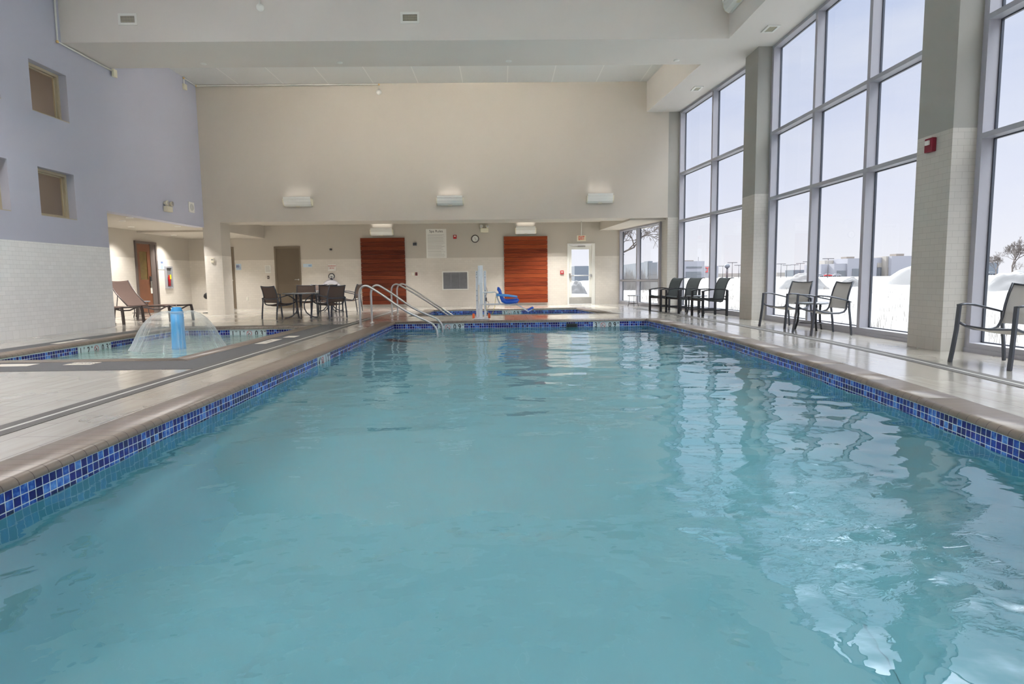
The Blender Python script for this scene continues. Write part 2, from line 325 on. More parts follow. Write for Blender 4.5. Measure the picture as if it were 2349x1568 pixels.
# ------------------------------------------------------------------ mesh builder
class MB:
    def __init__(s): s.v = []; s.f = []; s.smooth = []
    def add(s, vs, fs, sm=False):
        o = len(s.v); s.v += [tuple(v) for v in vs]; s.f += [[o+i for i in f] for f in fs]; s.smooth += [sm]*len(fs); return s
    def box(s, x0, x1, y0, y1, z0, z1, M4=None):
        vs = [Vector((x, y, z)) for x in (x0, x1) for y in (y0, y1) for z in (z0, z1)]
        if M4 is not None: vs = [M4 @ v for v in vs]
        return s.add(vs, [(0, 1, 3, 2), (4, 6, 7, 5), (0, 4, 5, 1), (2, 3, 7, 6), (0, 2, 6, 4), (1, 5, 7, 3)])
    def prism(s, poly, z0, z1):
        """polygon (x,y) counter-clockwise, extruded in z"""
        n = len(poly); vs = [(x, y, z0) for x, y in poly]+[(x, y, z1) for x, y in poly]
        return s.add(vs, [list(range(n))[::-1], [n+i for i in range(n)]]+[(i, (i+1) % n, n+(i+1) % n, n+i) for i in range(n)])
    def extr(s, prof, axis_pts, closed=True, sm=False):
        """profile list of Vectors swept between two offsets"""
        a, b = axis_pts; n = len(prof)
        vs = [p+a for p in prof]+[p+b for p in prof]
        return s.add(vs, [[i for i in range(n)], [n+i for i in range(n)][::-1]]+[((i+1) % n, i, n+i, n+(i+1) % n) for i in range(n)], sm)
    def tube(s, pts, r, n=8, caps=True, sx=1.0, sy=1.0, up=None):
        """swept tube; r number or list; sx, sy stretch the section"""
        pts = [Vector(p) for p in pts]; m = len(pts); rs = r if isinstance(r, (list, tuple)) else [r]*m
        o = len(s.v); prev = None
        for i, p in enumerate(pts):
            t = (pts[min(i+1, m-1)]-pts[max(i-1, 0)]).normalized()
            if prev is None:
                ref = Vector(up) if up else (Vector((0, 0, 1)) if abs(t.z) < 0.9 else Vector((1, 0, 0)))
                a = t.cross(ref).normalized()
            else: a = (prev-t*prev.dot(t)).normalized()
            prev = a; b = t.cross(a)
            for k in range(n):
                an = 2*PI*(k+0.5)/n; s.v.append(tuple(p+a*math.cos(an)*rs[i]*sx+b*math.sin(an)*rs[i]*sy))
        for i in range(m-1):
            for k in range(n):
                s.f.append([o+i*n+k, o+i*n+(k+1) % n, o+(i+1)*n+(k+1) % n, o+(i+1)*n+k]); s.smooth.append(n > 4)
        if caps:
            s.f.append([o+k for k in range(n)][::-1]); s.smooth.append(False)
            s.f.append([o+(m-1)*n+k for k in range(n)]); s.smooth.append(False)
        return s
    def lathe(s, prof, c, n=24, axis='z', sm=True):
        """prof list of (r,h) about axis through c"""
        o = len(s.v); c = Vector(c)
        for r, h in prof:
            for k in range(n):
                a = 2*PI*k/n; x, y = r*math.cos(a), r*math.sin(a)
                v = Vector((x, y, h)) if axis == 'z' else (Vector((x, h, y)) if axis == 'y' else Vector((h, x, y)))
                s.v.append(tuple(c+v))
        for i in range(len(prof)-1):
            for k in range(n):
                s.f.append([o+i*n+k, o+i*n+(k+1) % n, o+(i+1)*n+(k+1) % n, o+(i+1)*n+k]); s.smooth.append(sm)
        return s
    def disc(s, c, r, n=24, axis='z'):
        return s.lathe([(r, -0.001), (r, 0.001), (0.0001, 0.001)], c, n, axis, False)
    def grid(s, fn, nu, nv, sm=True):
        o = len(s.v)
        for i in range(nu+1):
            for j in range(nv+1): s.v.append(tuple(fn(i/nu, j/nv)))
        for i in range(nu):
            for j in range(nv):
                a = o+i*(nv+1)+j; s.f.append([a, a+nv+1, a+nv+2, a+1]); s.smooth.append(sm)
        return s
    def build(s, name, mat, parent=None, bevel=0.0, solid=0.0):
        me = bpy.data.meshes.new(name); me.from_pydata(s.v, [], s.f); me.validate()
        me.polygons.foreach_set('use_smooth', [bool(x) for x in s.smooth][:len(me.polygons)] if len(me.polygons) == len(s.smooth) else [False]*len(me.polygons))
        bm = bmesh.new(); bm.from_mesh(me); bmesh.ops.recalc_face_normals(bm, faces=bm.faces); bm.to_mesh(me); bm.free()
        uv = me.uv_layers.new(name='UVMap'); vs = me.vertices
        for p in me.polygons:
            n = p.normal; ax = max(range(3), key=lambda i: abs(n[i]))
            for li in p.loop_indices:
                co = vs[me.loops[li].vertex_index].co
                uv.data[li].uv = (co.y, co.z) if ax == 0 else ((co.x, co.z) if ax == 1 else (co.x, co.y))
        for mm in (mat if isinstance(mat, (list, tuple)) else [mat]): me.materials.append(mm)
        o = bpy.data.objects.new(name, me); COL.objects.link(o)
        if parent is not None: o.parent = parent
        if bevel > 0:
            b = o.modifiers.new('bevel', 'BEVEL'); b.width = bevel; b.segments = 2; b.limit_method = 'ANGLE'; b.angle_limit = 0.6
        if solid > 0:
            b = o.modifiers.new('thick', 'SOLIDIFY'); b.thickness = solid; b.offset = 0
        return o
def tag(o, label=None, cat=None, group=None, kind=None):
    if label: o['label'] = label
    if cat: o['category'] = cat
    if group: o['group'] = group
    if kind: o['kind'] = kind
    return o
def empty(name, loc=(0, 0, 0), rz=0.0, label=None, cat=None, group=None, kind=None):
    o = bpy.data.objects.new(name, None); COL.objects.link(o); o.location = loc; o.rotation_euler = (0, 0, rz)
    o.empty_display_size = 0.1
    return tag(o, label, cat, group, kind)
def copy_tree(o, parent=None):
    c = o.copy(); COL.objects.link(c)
    if parent is not None: c.parent = parent
    for ch in list(o.children): copy_tree(ch, c)
    return c
def struct(name, mb, mat, parent=None, **k):
    o = mb.build(name, mat, parent, **k); o['kind'] = 'structure'; return o
def B(*a): return MB().box(*a)
def text(name, body, size, loc, rot, mat, parent=None, sx=1.0, align='CENTER', ext=0.0015, bold=0.0):
    cu = bpy.data.curves.new(name, 'FONT'); cu.body = body; cu.size = size; cu.align_x = align; cu.align_y = 'CENTER'; cu.extrude = ext; cu.offset = bold*size
    cu.materials.append(mat); o = bpy.data.objects.new(name, cu); COL.objects.link(o)
    o.location = loc; o.rotation_euler = rot; o.scale = (sx, 1, 1)
    me = bpy.data.meshes.new_from_object(o); me.name = name; bpy.data.objects.remove(o); bpy.data.curves.remove(cu)
    o = bpy.data.objects.new(name, me); COL.objects.link(o); o.location = loc; o.rotation_euler = rot; o.scale = (sx, 1, 1)
    if parent is not None: o.parent = parent
    return o
RY = (PI/2, 0, 0)            # text facing -Y (towards the viewer), reading along +X
RXP = (PI/2, 0, PI/2)        # facing +X, reading along +Y
RXN = (PI/2, 0, -PI/2)       # facing -X

# ------------------------------------------------------------------ key dimensions (metres)
XL, YN, YF = -2.44, 0.9, 14.2                # pool left edge, near and far edges
RE = [(14.2, 3.32), (13.0, 3.41), (12.0, 3.46), (10.6, 3.50), (9.3, 3.51), (8.06, 3.45), (7.2, 3.415), (6.5, 3.375), (5.5, 3.305), (4.64, 3.215), (3.57, 3.09), (2.2, 2.94), (0.9, 2.82)]
def xr(y):
    for (a, xa), (b, xb) in zip(RE, RE[1:]):
        if y >= b: return xa+(xb-xa)*(a-y)/(a-b)
    return RE[-1][1]
XW, YO, YU, YB, XA = -8.5, 13.88, 18.33, 22.3, -10.92   # left wall, its end, upper wall, back wall, alcove wall
ZC, ZS, ZH = 6.46, 5.62, 2.65                # ceiling, soffit and beam underside, header underside
YNEAR = -4.2
XP, XS = 5.35, 5.64
ZWAT = -0.165
KX0, KX1, KY0, KY1 = -6.76, -4.10, 7.9, 13.16
def sx_r(y): return 2.80-(y-16.5)/(19.65-16.5)*0.42      # spa right edge
SX0, SY0, SY1 = -2.15, 16.5, 19.65

# ------------------------------------------------------------------ floor
fl = MB(); ZB = -0.12
for a in [(-11.2, 6.0, YNEAR, YN), (-8.75, KX0, YN, YO+0.3), (KX0, KX1, YN, KY0), (KX0, KX1, KY1, YF), (KX1, XL, YN, YF),
          (-11.2, -8.75, YN, YF), (-11.2, 6.0, YF, SY0), (-11.2, SX0, SY0, SY1), (-11.2, 6.0, SY1, 22.6)]:
    y1 = a[3] if a[3] != YO+0.3 else YF
    fl.box(a[0], a[1], a[2], y1, ZB, 0)
for (a, xa), (b, xb) in zip(RE, RE[1:]): fl.prism([(xb, b), (6.0, b), (6.0, a), (xa, a)], ZB, 0)
fl.prism([(sx_r(SY0), SY0), (6.0, SY0), (6.0, SY1), (sx_r(SY1), SY1)], ZB, 0)
struct('floor', fl, M['floor'])

# ------------------------------------------------------------------ pool shells
def coping(name, inner, width, closed, z=0.0):
    """bullnosed brick edge: inner polyline (x,y) with outward normals on the left side of travel"""
    prof = [(-0.0, -0.040), (-0.042, -0.040)]+[(0.002-0.044*math.cos(t*PI/2), -0.038+0.044*math.sin(t*PI/2)) for t in (0, .14, .28, .42, .56, .7, .85, 1.0)]+[(width, 0.006), (width, -0.040)]
    n = len(inner); segs = n if closed else n-1
    def nrm(i):
        p, q = Vector(inner[i % n]), Vector(inner[(i+1) % n]); d = (q-p).normalized(); return Vector((-d.y, d.x))
    offs = []
    for i in range(n):
        if closed: a, b = nrm((i-1) % n), nrm(i)
        else: a = nrm(max(i-1, 0)) if i > 0 else nrm(0); b = nrm(i) if i < n-1 else nrm(n-2)
        h = (a+b).normalized(); offs.append(h/max(h.dot(a), 0.3))
    out = []
    for i in range(segs):
        mb = MB(); j = (i+1) % n
        vs = [Vector((inner[i][0]+offs[i].x*o, inner[i][1]+offs[i].y*o, z+h)) for o, h in prof]+[Vector((inner[j][0]+offs[j].x*o, inner[j][1]+offs[j].y*o, z+h)) for o, h in prof]
        m = len(prof)
        mb.add(vs, [[k, (k+1) % m, m+(k+1) % m, m+k] for k in range(m)]+[list(range(m))[::-1], [m+k for k in range(m)]], False); mb.smooth = [1 <= k <= 9 for k in range(m)]+[False, False]
        out.append((mb, abs(inner[j][0]-inner[i][0]) > abs(inner[j][1]-inner[i][1])))
    ox, oy = MB(), MB()
    for mb, isx in out:
        t_ = ox if isx else oy; t_.add([Vector(v) for v in mb.v], mb.f); t_.smooth[-len(mb.smooth):] = mb.smooth
    if ox.v: struct(name, ox, M['coping_x'])
    if oy.v: struct(name, oy, M['coping_y'])

def shell(tagname, poly, zf, plaster, band=3):
    """poly runs so the water is on its right; mosaic band under the coping, plaster below, floor"""
    n = len(poly); ba, mo, pl = MB(), MB(), MB(); zt = -0.055; zb = zt-0.0508*band
    for i in range(n):
        (x0, y0), (x1, y1) = poly[i], poly[(i+1) % n]
        d = Vector((x1-x0, y1-y0)).normalized(); nx, ny = -d.y, d.x
        def wall(mb, za, zbq, t, back=0.25):
            mb.add([(x0-nx*t, y0-ny*t, za), (x1-nx*t, y1-ny*t, za), (x1-nx*t, y1-ny*t, zbq), (x0-nx*t, y0-ny*t, zbq),
                    (x0+nx*back, y0+ny*back, za), (x1+nx*back, y1+ny*back, za), (x1+nx*back, y1+ny*back, zbq), (x0+nx*back, y0+ny*back, zbq)],
                   [(0, 1, 2, 3), (4, 7, 6, 5), (0, 4, 5, 1), (3, 2, 6, 7), (0, 3, 7, 4), (1, 5, 6, 2)])
        wall(ba, zt, zb, 0.006, 0.0); wall(mo, -0.03, zt, 0.009, 0.0); wall(pl, -0.03, zf, 0.0)
    xs = [p[0] for p in poly]; ys = [p[1] for p in poly]
    pl.box(min(xs)-0.1, max(xs)+0.1, min(ys)-0.1, max(ys)+0.1, zf-0.1, zf)
    struct('trim_'+tagname+'_mosaic', ba, M['mosaic']); struct('trim_'+tagname+'_mortar', mo, M['mortar']); struct('wall_'+tagname+'_basin', pl, plaster)

poolpoly = [(XL, YN), (XL, YF)]+[(x, y) for y, x in RE]           # clockwise: left, far, right, near
shell('pool', poolpoly, -1.35, M['plaster'])
coping('trim_pool_coping', [(XL, YN), (XL, YF)], 0.26, False)
coping('trim_pool_coping', [(XL, YF), (RE[0][1], YF)], 0.07, False)
coping('trim_pool_coping', [(x, y) for y, x in RE], 0.26, False)
coping('trim_pool_coping', [(RE[-1][1], YN), (XL, YN)], 0.26, False)
kid = [(KX0, KY0), (KX0, KY1), (KX1, KY1), (KX1, KY0)]
shell('wading', kid, -0.42, M['plaster_light'])
coping('trim_wading_coping', kid, 0.27, True)
spa = [(SX0, SY0), (SX0, SY1), (sx_r(SY1), SY1), (sx_r(SY0), SY0)]
shell('spa', spa, -0.9, M['plaster'])
coping('trim_spa_coping', spa, 0.26, True)
# underwater steps by the hand rails
cv = MB(); nP = len(poolpoly); CPR = [(0.0, -0.2075), (0.004, -0.55), (0.05, -0.80), (0.18, -1.02), (0.42, -1.20), (0.8, -1.31), (1.3, -1.345)]
def off_in(i, t):
    p = Vector(poolpoly[i]); a = Vector(poolpoly[i-1]); b = Vector(poolpoly[(i+1) % nP])
    n1 = (p-a).normalized(); n2 = (b-p).normalized(); q1, q2 = Vector((n1.y, -n1.x)), Vector((n2.y, -n2.x)); h = (q1+q2).normalized(); return p+h*t/max(h.dot(q1), 0.4)
for k in range(len(CPR)):
    for i in range(nP): q = off_in(i, CPR[k][0]); cv.v.append((q.x, q.y, CPR[k][1]))
for k in range(len(CPR)-1):
    for i in range(nP): cv.f.append([k*nP+i, k*nP+(i+1) % nP, (k+1)*nP+(i+1) % nP, (k+1)*nP+i]); cv.smooth.append(True)
struct('wall_pool_cove', cv, M['plaster'])
stp = MB()
for i in range(3): stp.box(XL, XL+0.9-0.28*i, 12.4, 14.19, -1.3, -0.95+0.26*i)
struct('floor_pool_steps', stp, M['plaster'])

# grey paving around the wading pool, deck drains, inlaid strips
gp = MB(); a0, a1, b0, b1 = KX0-0.64, -3.40, 6.88, 13.62
i0, i1, j0, j1 = KX0-0.27, KX1+0.27, KY0-0.27, KY1+0.27
for r in [(a0, a1, b0, j0), (a0, a1, j1, b1), (a0, i0, j0, j1), (i1, a1, j0, j1)]: gp.box(r[0], r[1], r[2], r[3], -0.01, 0.003)
struct('floor_grey_paving', gp, M['grey_pave'])
def drain(name, line, w, label):
    r = empty(name, (line[0][0], line[0][1], 0), 0, label, 'drain')
    def strip(o0, o1, z):
        mb = MB()
        for (xa, ya), (xb, yb) in zip(line, line[1:]):
            mb.prism([(xa+o0, ya), (xa+o1, ya), (xb+o1, yb), (xb+o0, yb)], -0.01, z)
        for i, v in enumerate(mb.v): mb.v[i] = (v[0]-line[0][0], v[1]-line[0][1], v[2])
        return mb
    d1 = strip(0, w*0.42, 0.0035).build('edge_strip', M['drain_dark'], r)
    strip(w*0.42, w*0.58, 0.0025).build('grate', M['drain_light'], r); strip(w*0.58, w, 0.0035).build('edge_strip', M['drain_dark'], r)
drain('deck_drain', [(-3.40, YNEAR+0.3), (-3.40, 9.0), (-3.40, 21.0)], 0.23, 'dark double-lined deck drain between main pool and wading pool')
drain('deck_drain', [(4.0, 0.0), (4.28, 5.05), (4.37, 5.99), (4.44, 6.76), (4.51, 8.0), (4.54, 8.88), (4.50, 11.76), (4.35, 14.5), (4.0, 19.0)], 0.20, 'dark double-lined deck drain beside the window wall')

# ------------------------------------------------------------------ water
def water_grid(name, poly_x0, poly_x1, y0, y1, z, step, amp, mat, zf, label, busy=None):
    """closed body of water: waved top, flat sides and bottom tucked into the basin walls"""
    nx = max(2, int(round((max(poly_x1(y0), poly_x1(y1))+0.1-poly_x0)/step))); ny = max(2, int(round((y1-y0)/step)))
    mb = MB(); V = []; e = 0.03
    for j in range(ny+1):
        y = y0-e+(y1-y0+2*e)*j/ny; xa = poly_x0-e; xb = poly_x1(min(max(y, y0), y1))+e
        for i in range(nx+1):
            x = xa+(xb-xa)*i/nx
            h = 0.0
            h += noise.noise(Vector((x*0.55, y*0.62, 3.1)))*0.55
            rt = 1.0+0.9*max(0.0, min(1.0, (x-0.6)/1.4))*max(0.0, min(1.0, (11-y)/5)) if busy else 1.0
            h += noise.noise(Vector((x*1.25+4, y*1.9, 7.7)))*0.42*(0.5+0.5*rt)
            h += noise.noise(Vector((x*2.4, y*3.6+9, 1.7)))*0.26*rt
            h += noise.noise(Vector((x*5.0+2, y*7.5, 4.4)))*0.085*(rt if x > -0.5 else max(0.35, 1.0+0.4*(x+0.5)))
            if busy:
                for bx, by, br, ba in busy:
                    q = ((x-bx)/br)**2+((y-by)/(br*0.8))**2
                    if q < 4: h += math.exp(-q*1.3)*ba*(noise.noise(Vector((x*6, y*11, 2)))+0.6*noise.noise(Vector((x*14, y*22, 5))))
            V.append((x, y, z+h*amp))
    F = []; w = nx+1
    for j in range(ny):
        for i in range(nx): a = j*w+i; F.append([a, a+1, a+w+1, a+w])
    mb.add(V, F, True)
    rim = [i for i in range(nx+1)]+[j*w+nx for j in range(1, ny+1)]+[ny*w+i for i in range(nx-1, -1, -1)]+[j*w for j in range(ny-1, 0, -1)]
    n = len(rim); low = [(V[k][0], V[k][1], zf-0.03) for k in rim]
    o = len(mb.v); mb.v += low
    for k in range(n): mb.f.append([rim[k], o+k, o+(k+1) % n, rim[(k+1) % n]]); mb.smooth.append(False)
    mb.f.append([o+k for k in range(n)]); mb.smooth.append(False)
    ob = mb.build(name, mat); tag(ob, label, 'water', kind='stuff'); return ob
water_grid('pool_water', XL, xr, YN, YF, ZWAT, 0.035, 0.021, M['water'], -1.35, 'turquoise rippled water filling the big main pool',
           busy=[(1.35, 2.6, 0.6, 0.55), (2.1, 3.3, 0.55, 0.35), (0.7, 3.3, 0.45, 0.30), (1.9, 2.1, 0.5, 0.4)])
water_grid('wading_pool_water', KX0, lambda y: KX1, KY0, KY1, -0.155, 0.05, 0.012, M['water_busy'], -0.42, 'pale choppy water in the wading pool under the fountain')
water_grid('spa_water', SX0, lambda y: sx_r(y), SY0, SY1, -0.14, 0.08, 0.006, M['water_busy'], -0.9, 'dim water of the spa pool behind the main pool')

# ------------------------------------------------------------------ walls
wl = MB()
WIN = [(11.92, 12.91, 4.11, 5.02), (11.92, 12.90, 2.22, 3.11), (10.21, 11.20, 2.22, 3.11), (10.21, 11.20, 4.11, 5.02), (8.5, 9.49, 2.22, 3.11), (8.5, 9.49, 4.11, 5.02)]
def wall_cells(mb, x0, x1, ys, zs, holes):
    for ya, yb in zip(ys, ys[1:]):
        for za, zb in zip(zs, zs[1:]):
            cy, cz = (ya+yb)/2, (za+zb)/2
            if any(h[0] < cy < h[1] and h[2] < cz < h[3] for h in holes): continue
            mb.box(x0, x1, ya, yb, za, zb)
wall_cells(wl, XW-0.28, XW, sorted({YNEAR, 8.5, 9.49, 10.21, 11.20, 11.92, 12.90, 12.91, YO}), [0, 2.22, 3.11, 4.11, 5.02, ZC], WIN+[(12.90, 12.91, 4.11, 5.02)])
wl.box(XW-0.28, XW, YO, YU+0.02, 2.51, ZC)
wl.box(XA, XW-0.28, YO-0.2, YO, 0, ZC)
struct('wall_left', wl, M['blue_tile'])
struct('wall_alcove', B(XA-0.2, XA, YO-0.2, 22.5, 0, 3.2), M['beige_tile'])
cor = MB().box(-11.6, -11.5, 7.5, YO-0.2, 2.0, ZC).box(-11.6, XW-0.28, 7.4, 7.5, 2.0, ZC).box(-11.6, XW-0.28, 7.5, YO-0.2, 1.95, 2.0).box(-11.6, XW-0.28, 7.5, YO-0.2, 3.7, 3.85).box(-11.6, XW-0.28, 7.5, YO-0.2, 5.5, 5.6)
struct('wall_corridor', cor, M['tan'])
for yy in (9.0, 11.9):  # unseen lights added to brighten the corridor behind the small windows
    for zz in (3.69, 5.49):
        L = bpy.data.lights.new('corridor_fill', 'AREA'); L.shape = 'SQUARE'; L.size = 0.5; L.energy = 7; L.color = (1, 0.86, 0.66); lo = bpy.data.objects.new('corridor_fill', L); COL.objects.link(lo); lo.location = (-10.3, yy, zz)
# back wall with the exit door opening, header wall, column
bw = MB(); DX0, DX1 = 2.36, 3.34
bw.box(XA-0.2, DX0, YB, YB+0.25, 0, 3.2).box(DX1, 4.25, YB, YB+0.25, 0, 3.2).box(DX0, DX1, YB, YB+0.25, 2.15, 3.2)
struct('wall_back', bw, M['beige_tile'])
hw = MB().box(-8.54, 4.86, YU, 19.2, ZH, ZC+0.2).box(-8.54, -8.035, YU, 18.95, 0, ZH)
struct('wall_upper', hw, M['beige_tile'])
struct('wall_near', B(-8.8, 6.0, YNEAR-0.2, YNEAR, 0, ZC), M['beige_tile'])
# piers of the window wall
pr = MB()
for y0, y1, xa in [(7.49, 8.12, XP), (13.28, 13.96, XP), (1.70, 2.33, XP), (-4.1, -3.5, XP)]: pr.box(xa, 5.81, y0, y1, 0, ZS)
pr.prism([(4.86, 18.33), (5.34, 18.33), (5.28, 19.0), (4.86, 19.0)], 0, ZS)
struct('wall_window_piers', pr, M['pier_tile_shaded'])
# ceilings, beam, soffits
struct('ceiling', B(-8.8, 4.7, YNEAR, YU+0.1, ZC, ZC+0.15), M['panel'])
sf = MB(); sf.prism([(XW, 12.85), (4.582, 12.85), (4.54, 14.0), (4.505, 14.35), (XW, 14.35)], ZS, ZC)
sf.prism([(4.60, YNEAR), (5.82, YNEAR), (5.82, 14.0), (4.54, 14.0), (4.582, 12.85)], ZS, ZC+0.1)
sf.prism([(4.54, 14.0), (5.80, 14.0), (5.36, 19.0), (4.86, 19.0), (4.86, 18.33), (4.22, 18.33), (4.505, 14.35)], ZS, ZC+0.1)
struct('ceiling_soffit', sf, M['ceil'])
cl = MB(); cl.box(-8.27, 5.2, 19.2, 22.5, 2.89, 3.0).box(XA, XW-0.28, YO-0.1, 19.2, 2.51, 2.62).box(XW-0.28, -8.54, 18.35, 19.2, 2.51, 2.62).box(XA, -8.27, 19.2, 22.4, 2.455, 3.0)
cl.prism([(3.80, 18.5), (5.3, 18.5), (4.9, 22.4), (3.48, 22.4)], 2.6, 2.95)
struct('ceiling_recess', cl, M['beige'])

# ------------------------------------------------------------------ window wall
def window(n, p0, p1, z1, mull, trans, dep=0.17, sill=0.11):
    """p0 near end, p1 far end of the inner face line; outside lies to the right (+x)"""
    r = empty('window_%d' % n, (0, 0, 0), 0, None, None, None, 'structure')
    P0, P1 = Vector(p0), Vector(p1); d = (P1-P0).normalized(); L = (P1-P0).length; nx = Vector((d.y, -d.x))
    def bar(mb, s0, s1, q0, q1, za, zb):
        c = [P0+d*s0+nx*q0, P0+d*s0+nx*q1, P0+d*s1+nx*q1, P0+d*s1+nx*q0]; mb.prism([(v.x, v.y) for v in c], za, zb)
    fr = MB(); w = 0.08
    ss = [0]+[(y-P0.y)/d.y for y in mull]+[L]
    for i, s_ in enumerate(ss):
        a = s_ if i == 0 else (s_-w if i == len(ss)-1 else s_-w/2); bar(fr, a, a+w, 0, dep, sill, z1-0.06)
    for z in trans: 
        for i in range(len(ss)-1): bar(fr, ss[i]+(w if i == 0 else w/2), ss[i+1]-(w if i == len(ss)-2 else w/2), 0, dep, z-0.06, z)
    bar(fr, 0, L, 0, dep, z1-0.06, z1); bar(fr, 0, L, -0.0, dep+0.03, 0.02, sill); bar(fr, 0, L, -0.012, dep+0.03, 0, 0.05)
    o = fr.build('window_frame', M['alu_in'], r)
    ga = MB()
    for i in range(len(ss)-1):                      # dark gasket lines round every light
        for z0, z2 in zip([sill]+list(trans), list(trans)+[z1]):
            za, zb = z0, (z2-0.06); sa, sb = ss[i]+(w if i == 0 else w/2), ss[i+1]-(w if i == len(ss)-2 else w/2)
            bar(ga, sa, sa+0.016, dep-0.03, dep, za, zb); bar(ga, sb-0.016, sb, dep-0.03, dep, za, zb)
            bar(ga, sa+0.016, sb-0.016, dep-0.03, dep, za, za+0.014); bar(ga, sa+0.016, sb-0.016, dep-0.03, dep, zb-0.014, zb)
    ga.build('gasket', M['frame'], r)
    g = MB(); bar(g, 0.01, L-0.01, dep-0.02, dep-0.014, sill, z1-0.02); g.build('glass_pane', M['glass'], r)
    return r
TR = [2.57, 3.90]
window(1, (5.60, 13.96), (5.17, 18.33), ZS, [16.15], TR)
window(2, (XS, 8.12), (XS, 13.28), ZS, [9.78, 11.46], TR)
window(3, (XS, 2.33), (XS, 7.49), ZS, [4.0, 5.72], TR)
window(4, (XS, -3.5), (XS, 1.70), ZS, [-1.8, 0.0], TR)
window(5, (4.80, 19.0), (4.20, 22.3), 2.6, [20.75], [0.86], dep=0.14)

# small corridor windows in the blue wall
for k, (y0, y1, z0, z1) in enumerate(WIN[:5]):
    r = empty('window_%d' % (6+k), (XW-0.2, y0, z0), 0, None, None, None, 'structure')
    w, h = y1-y0, z1-z0; f = MB(); t = 0.05
    f.box(0, 0.05, 0, w, 0, t).box(0, 0.05, 0, w, h-t, h).box(0, 0.05, 0, t, t, h-t).box(0, 0.05, w-t, w, t, h-t)
    f.box(-0.03, 0.0, t, w-t, t, t+0.025).box(-0.03, 0, t, w-t, h-t-0.025, h-t).box(-0.03, 0, w-t-0.025, w-t, t, h-t).box(-0.03, 0, t, t+0.025, t, h-t)
    f.box(0, 0.2, 0, w, -0.001, 0.012)
    f.build('window_frame', M['winframe'], r); B(-0.012, -0.006, t, w-t, t, h-t).build('glass_pane', M['glass'], r)

# ------------------------------------------------------------------ doors
def door_back(n, x0, x1, leaf, frame):
    r = empty('door_%d' % n, (x0, YB, 0), 0, None, None, None, 'structure'); w = x1-x0
    f = MB().box(0, 0.06, -0.03, 0, 0, 2.16).box(w-0.04, w, -0.03, 0, 0, 2.16).box(0.06, w-0.04, -0.03, 0, 2.09, 2.16)
    f.build('door_frame', frame, r); B(0.06, w-0.04, -0.012, 0, 0.01, 2.09).build('door_leaf', leaf, r)
    h = MB().tube([(w-0.10, -0.012, 1.0), (w-0.10, -0.06, 1.0), (w-0.22, -0.06, 1.0)], 0.011, 8).lathe([(0.03, 0), (0.03, -0.012), (0.001, -0.014)], (w-0.10, -0.012, 1.0), 16, 'y')
    h.build('door_handle', M['steel'], r)
    return r
door_back(1, -7.95, -7.04, M['brown'], M['brownframe'])
door_back(2, -10.25, -9.36, M['brown'], M['brownframe'])
# wooden door with window in the alcove wall (faces +x)
r = empty('door_3', (XA, 19.0, 0), 0, None, None, None, 'structure')
MB().box(0, 0.05, 0, 0.06, 0, 2.21).box(0, 0.05, 1.08, 1.16, 0, 2.21).box(0, 0.05, 0.06, 1.08, 2.14, 2.21).build('door_frame', M['greyframe'], r)
dl = MB().box(0, 0.02, 0.07, 0.22, 0.02, 2.13).box(0, 0.02, 0.62, 0.80, 0.02, 2.13).box(0, 0.02, 0.22, 0.62, 0.02, 1.05).box(0, 0.02, 0.22, 0.62, 1.90, 2.13)
dl.build('door_leaf', M['walnut'], r); B(0, 0.03, 0.80, 1.08, 0.02, 2.14).build('side_panel', M['greyframe'], r)
B(0.002, 0.008, 0.22, 0.62, 1.05, 1.90).build('door_glass', pmat('amber_room_glass', srgb(118, 100, 62), 0.15, var=0.35, vscale=7), r)
MB().box(0.02, 0.034, 0.70, 0.78, 0.80, 1.15).box(0.034, 0.06, 0.66, 0.78, 0.98, 1.0).build('door_handle', M['steel'], r)
MB().box(0.02, 0.03, 0.70, 0.79, 0.62, 0.98).build('door_hanger', M['paper'], r); B(0.02, 0.036, 0.70, 0.785, 1.0, 1.14).build('lock_plate', M['ink'], r)
# glazed exit door
r = empty('door_4', (DX0, YB, 0), 0, None, None, None, 'structure'); w = DX1-DX0
MB().box(0, 0.05, -0.02, 0.12, 0, 2.15).box(w-0.11, w, -0.02, 0.12, 0, 2.15).box(0.05, w-0.11, -0.02, 0.12, 2.10, 2.15).build('door_frame', M['white'], r)
d0, d1 = 0.05, w-0.11
MB().box(d0, d0+0.10, 0.02, 0.07, 0.01, 2.09).box(d1-0.10, d1, 0.02, 0.07, 0.01, 2.09).box(d0+0.10, d1-0.10, 0.02, 0.07, 0.01, 0.27).box(d0+0.10, d1-0.10, 0.02, 0.07, 1.94, 2.09).build('door_leaf', M['white'], r)
B(d0+0.10, d1-0.10, 0.04, 0.046, 0.27, 1.94).build('door_glass', M['glass'], r)
B(d0+0.02, d1-0.02, 0.012, 0.02, 0.02, 0.25).build('kick_plate', M['steel_plate'], r)
MB().tube([(d0+0.03, -0.06, 1.02), (d1-0.02, -0.06, 1.02)], 0.016, 8).box(d0+0.0, d0+0.07, -0.07, 0.02, 0.93, 1.10).box(d1-0.06, d1-0.01, -0.07, 0.02, 0.98, 1.06).build('push_bar', M['steel'], r)
MB().box(d0+0.32, d0+0.58, -0.05, 0.02, 2.02, 2.07).tube([(d0+0.34, -0.03, 2.04), (d0+0.16, -0.11, 2.045), (d0+0.02, -0.02, 2.09)], 0.008, 6).build('door_closer', M['steel_plate'], r)

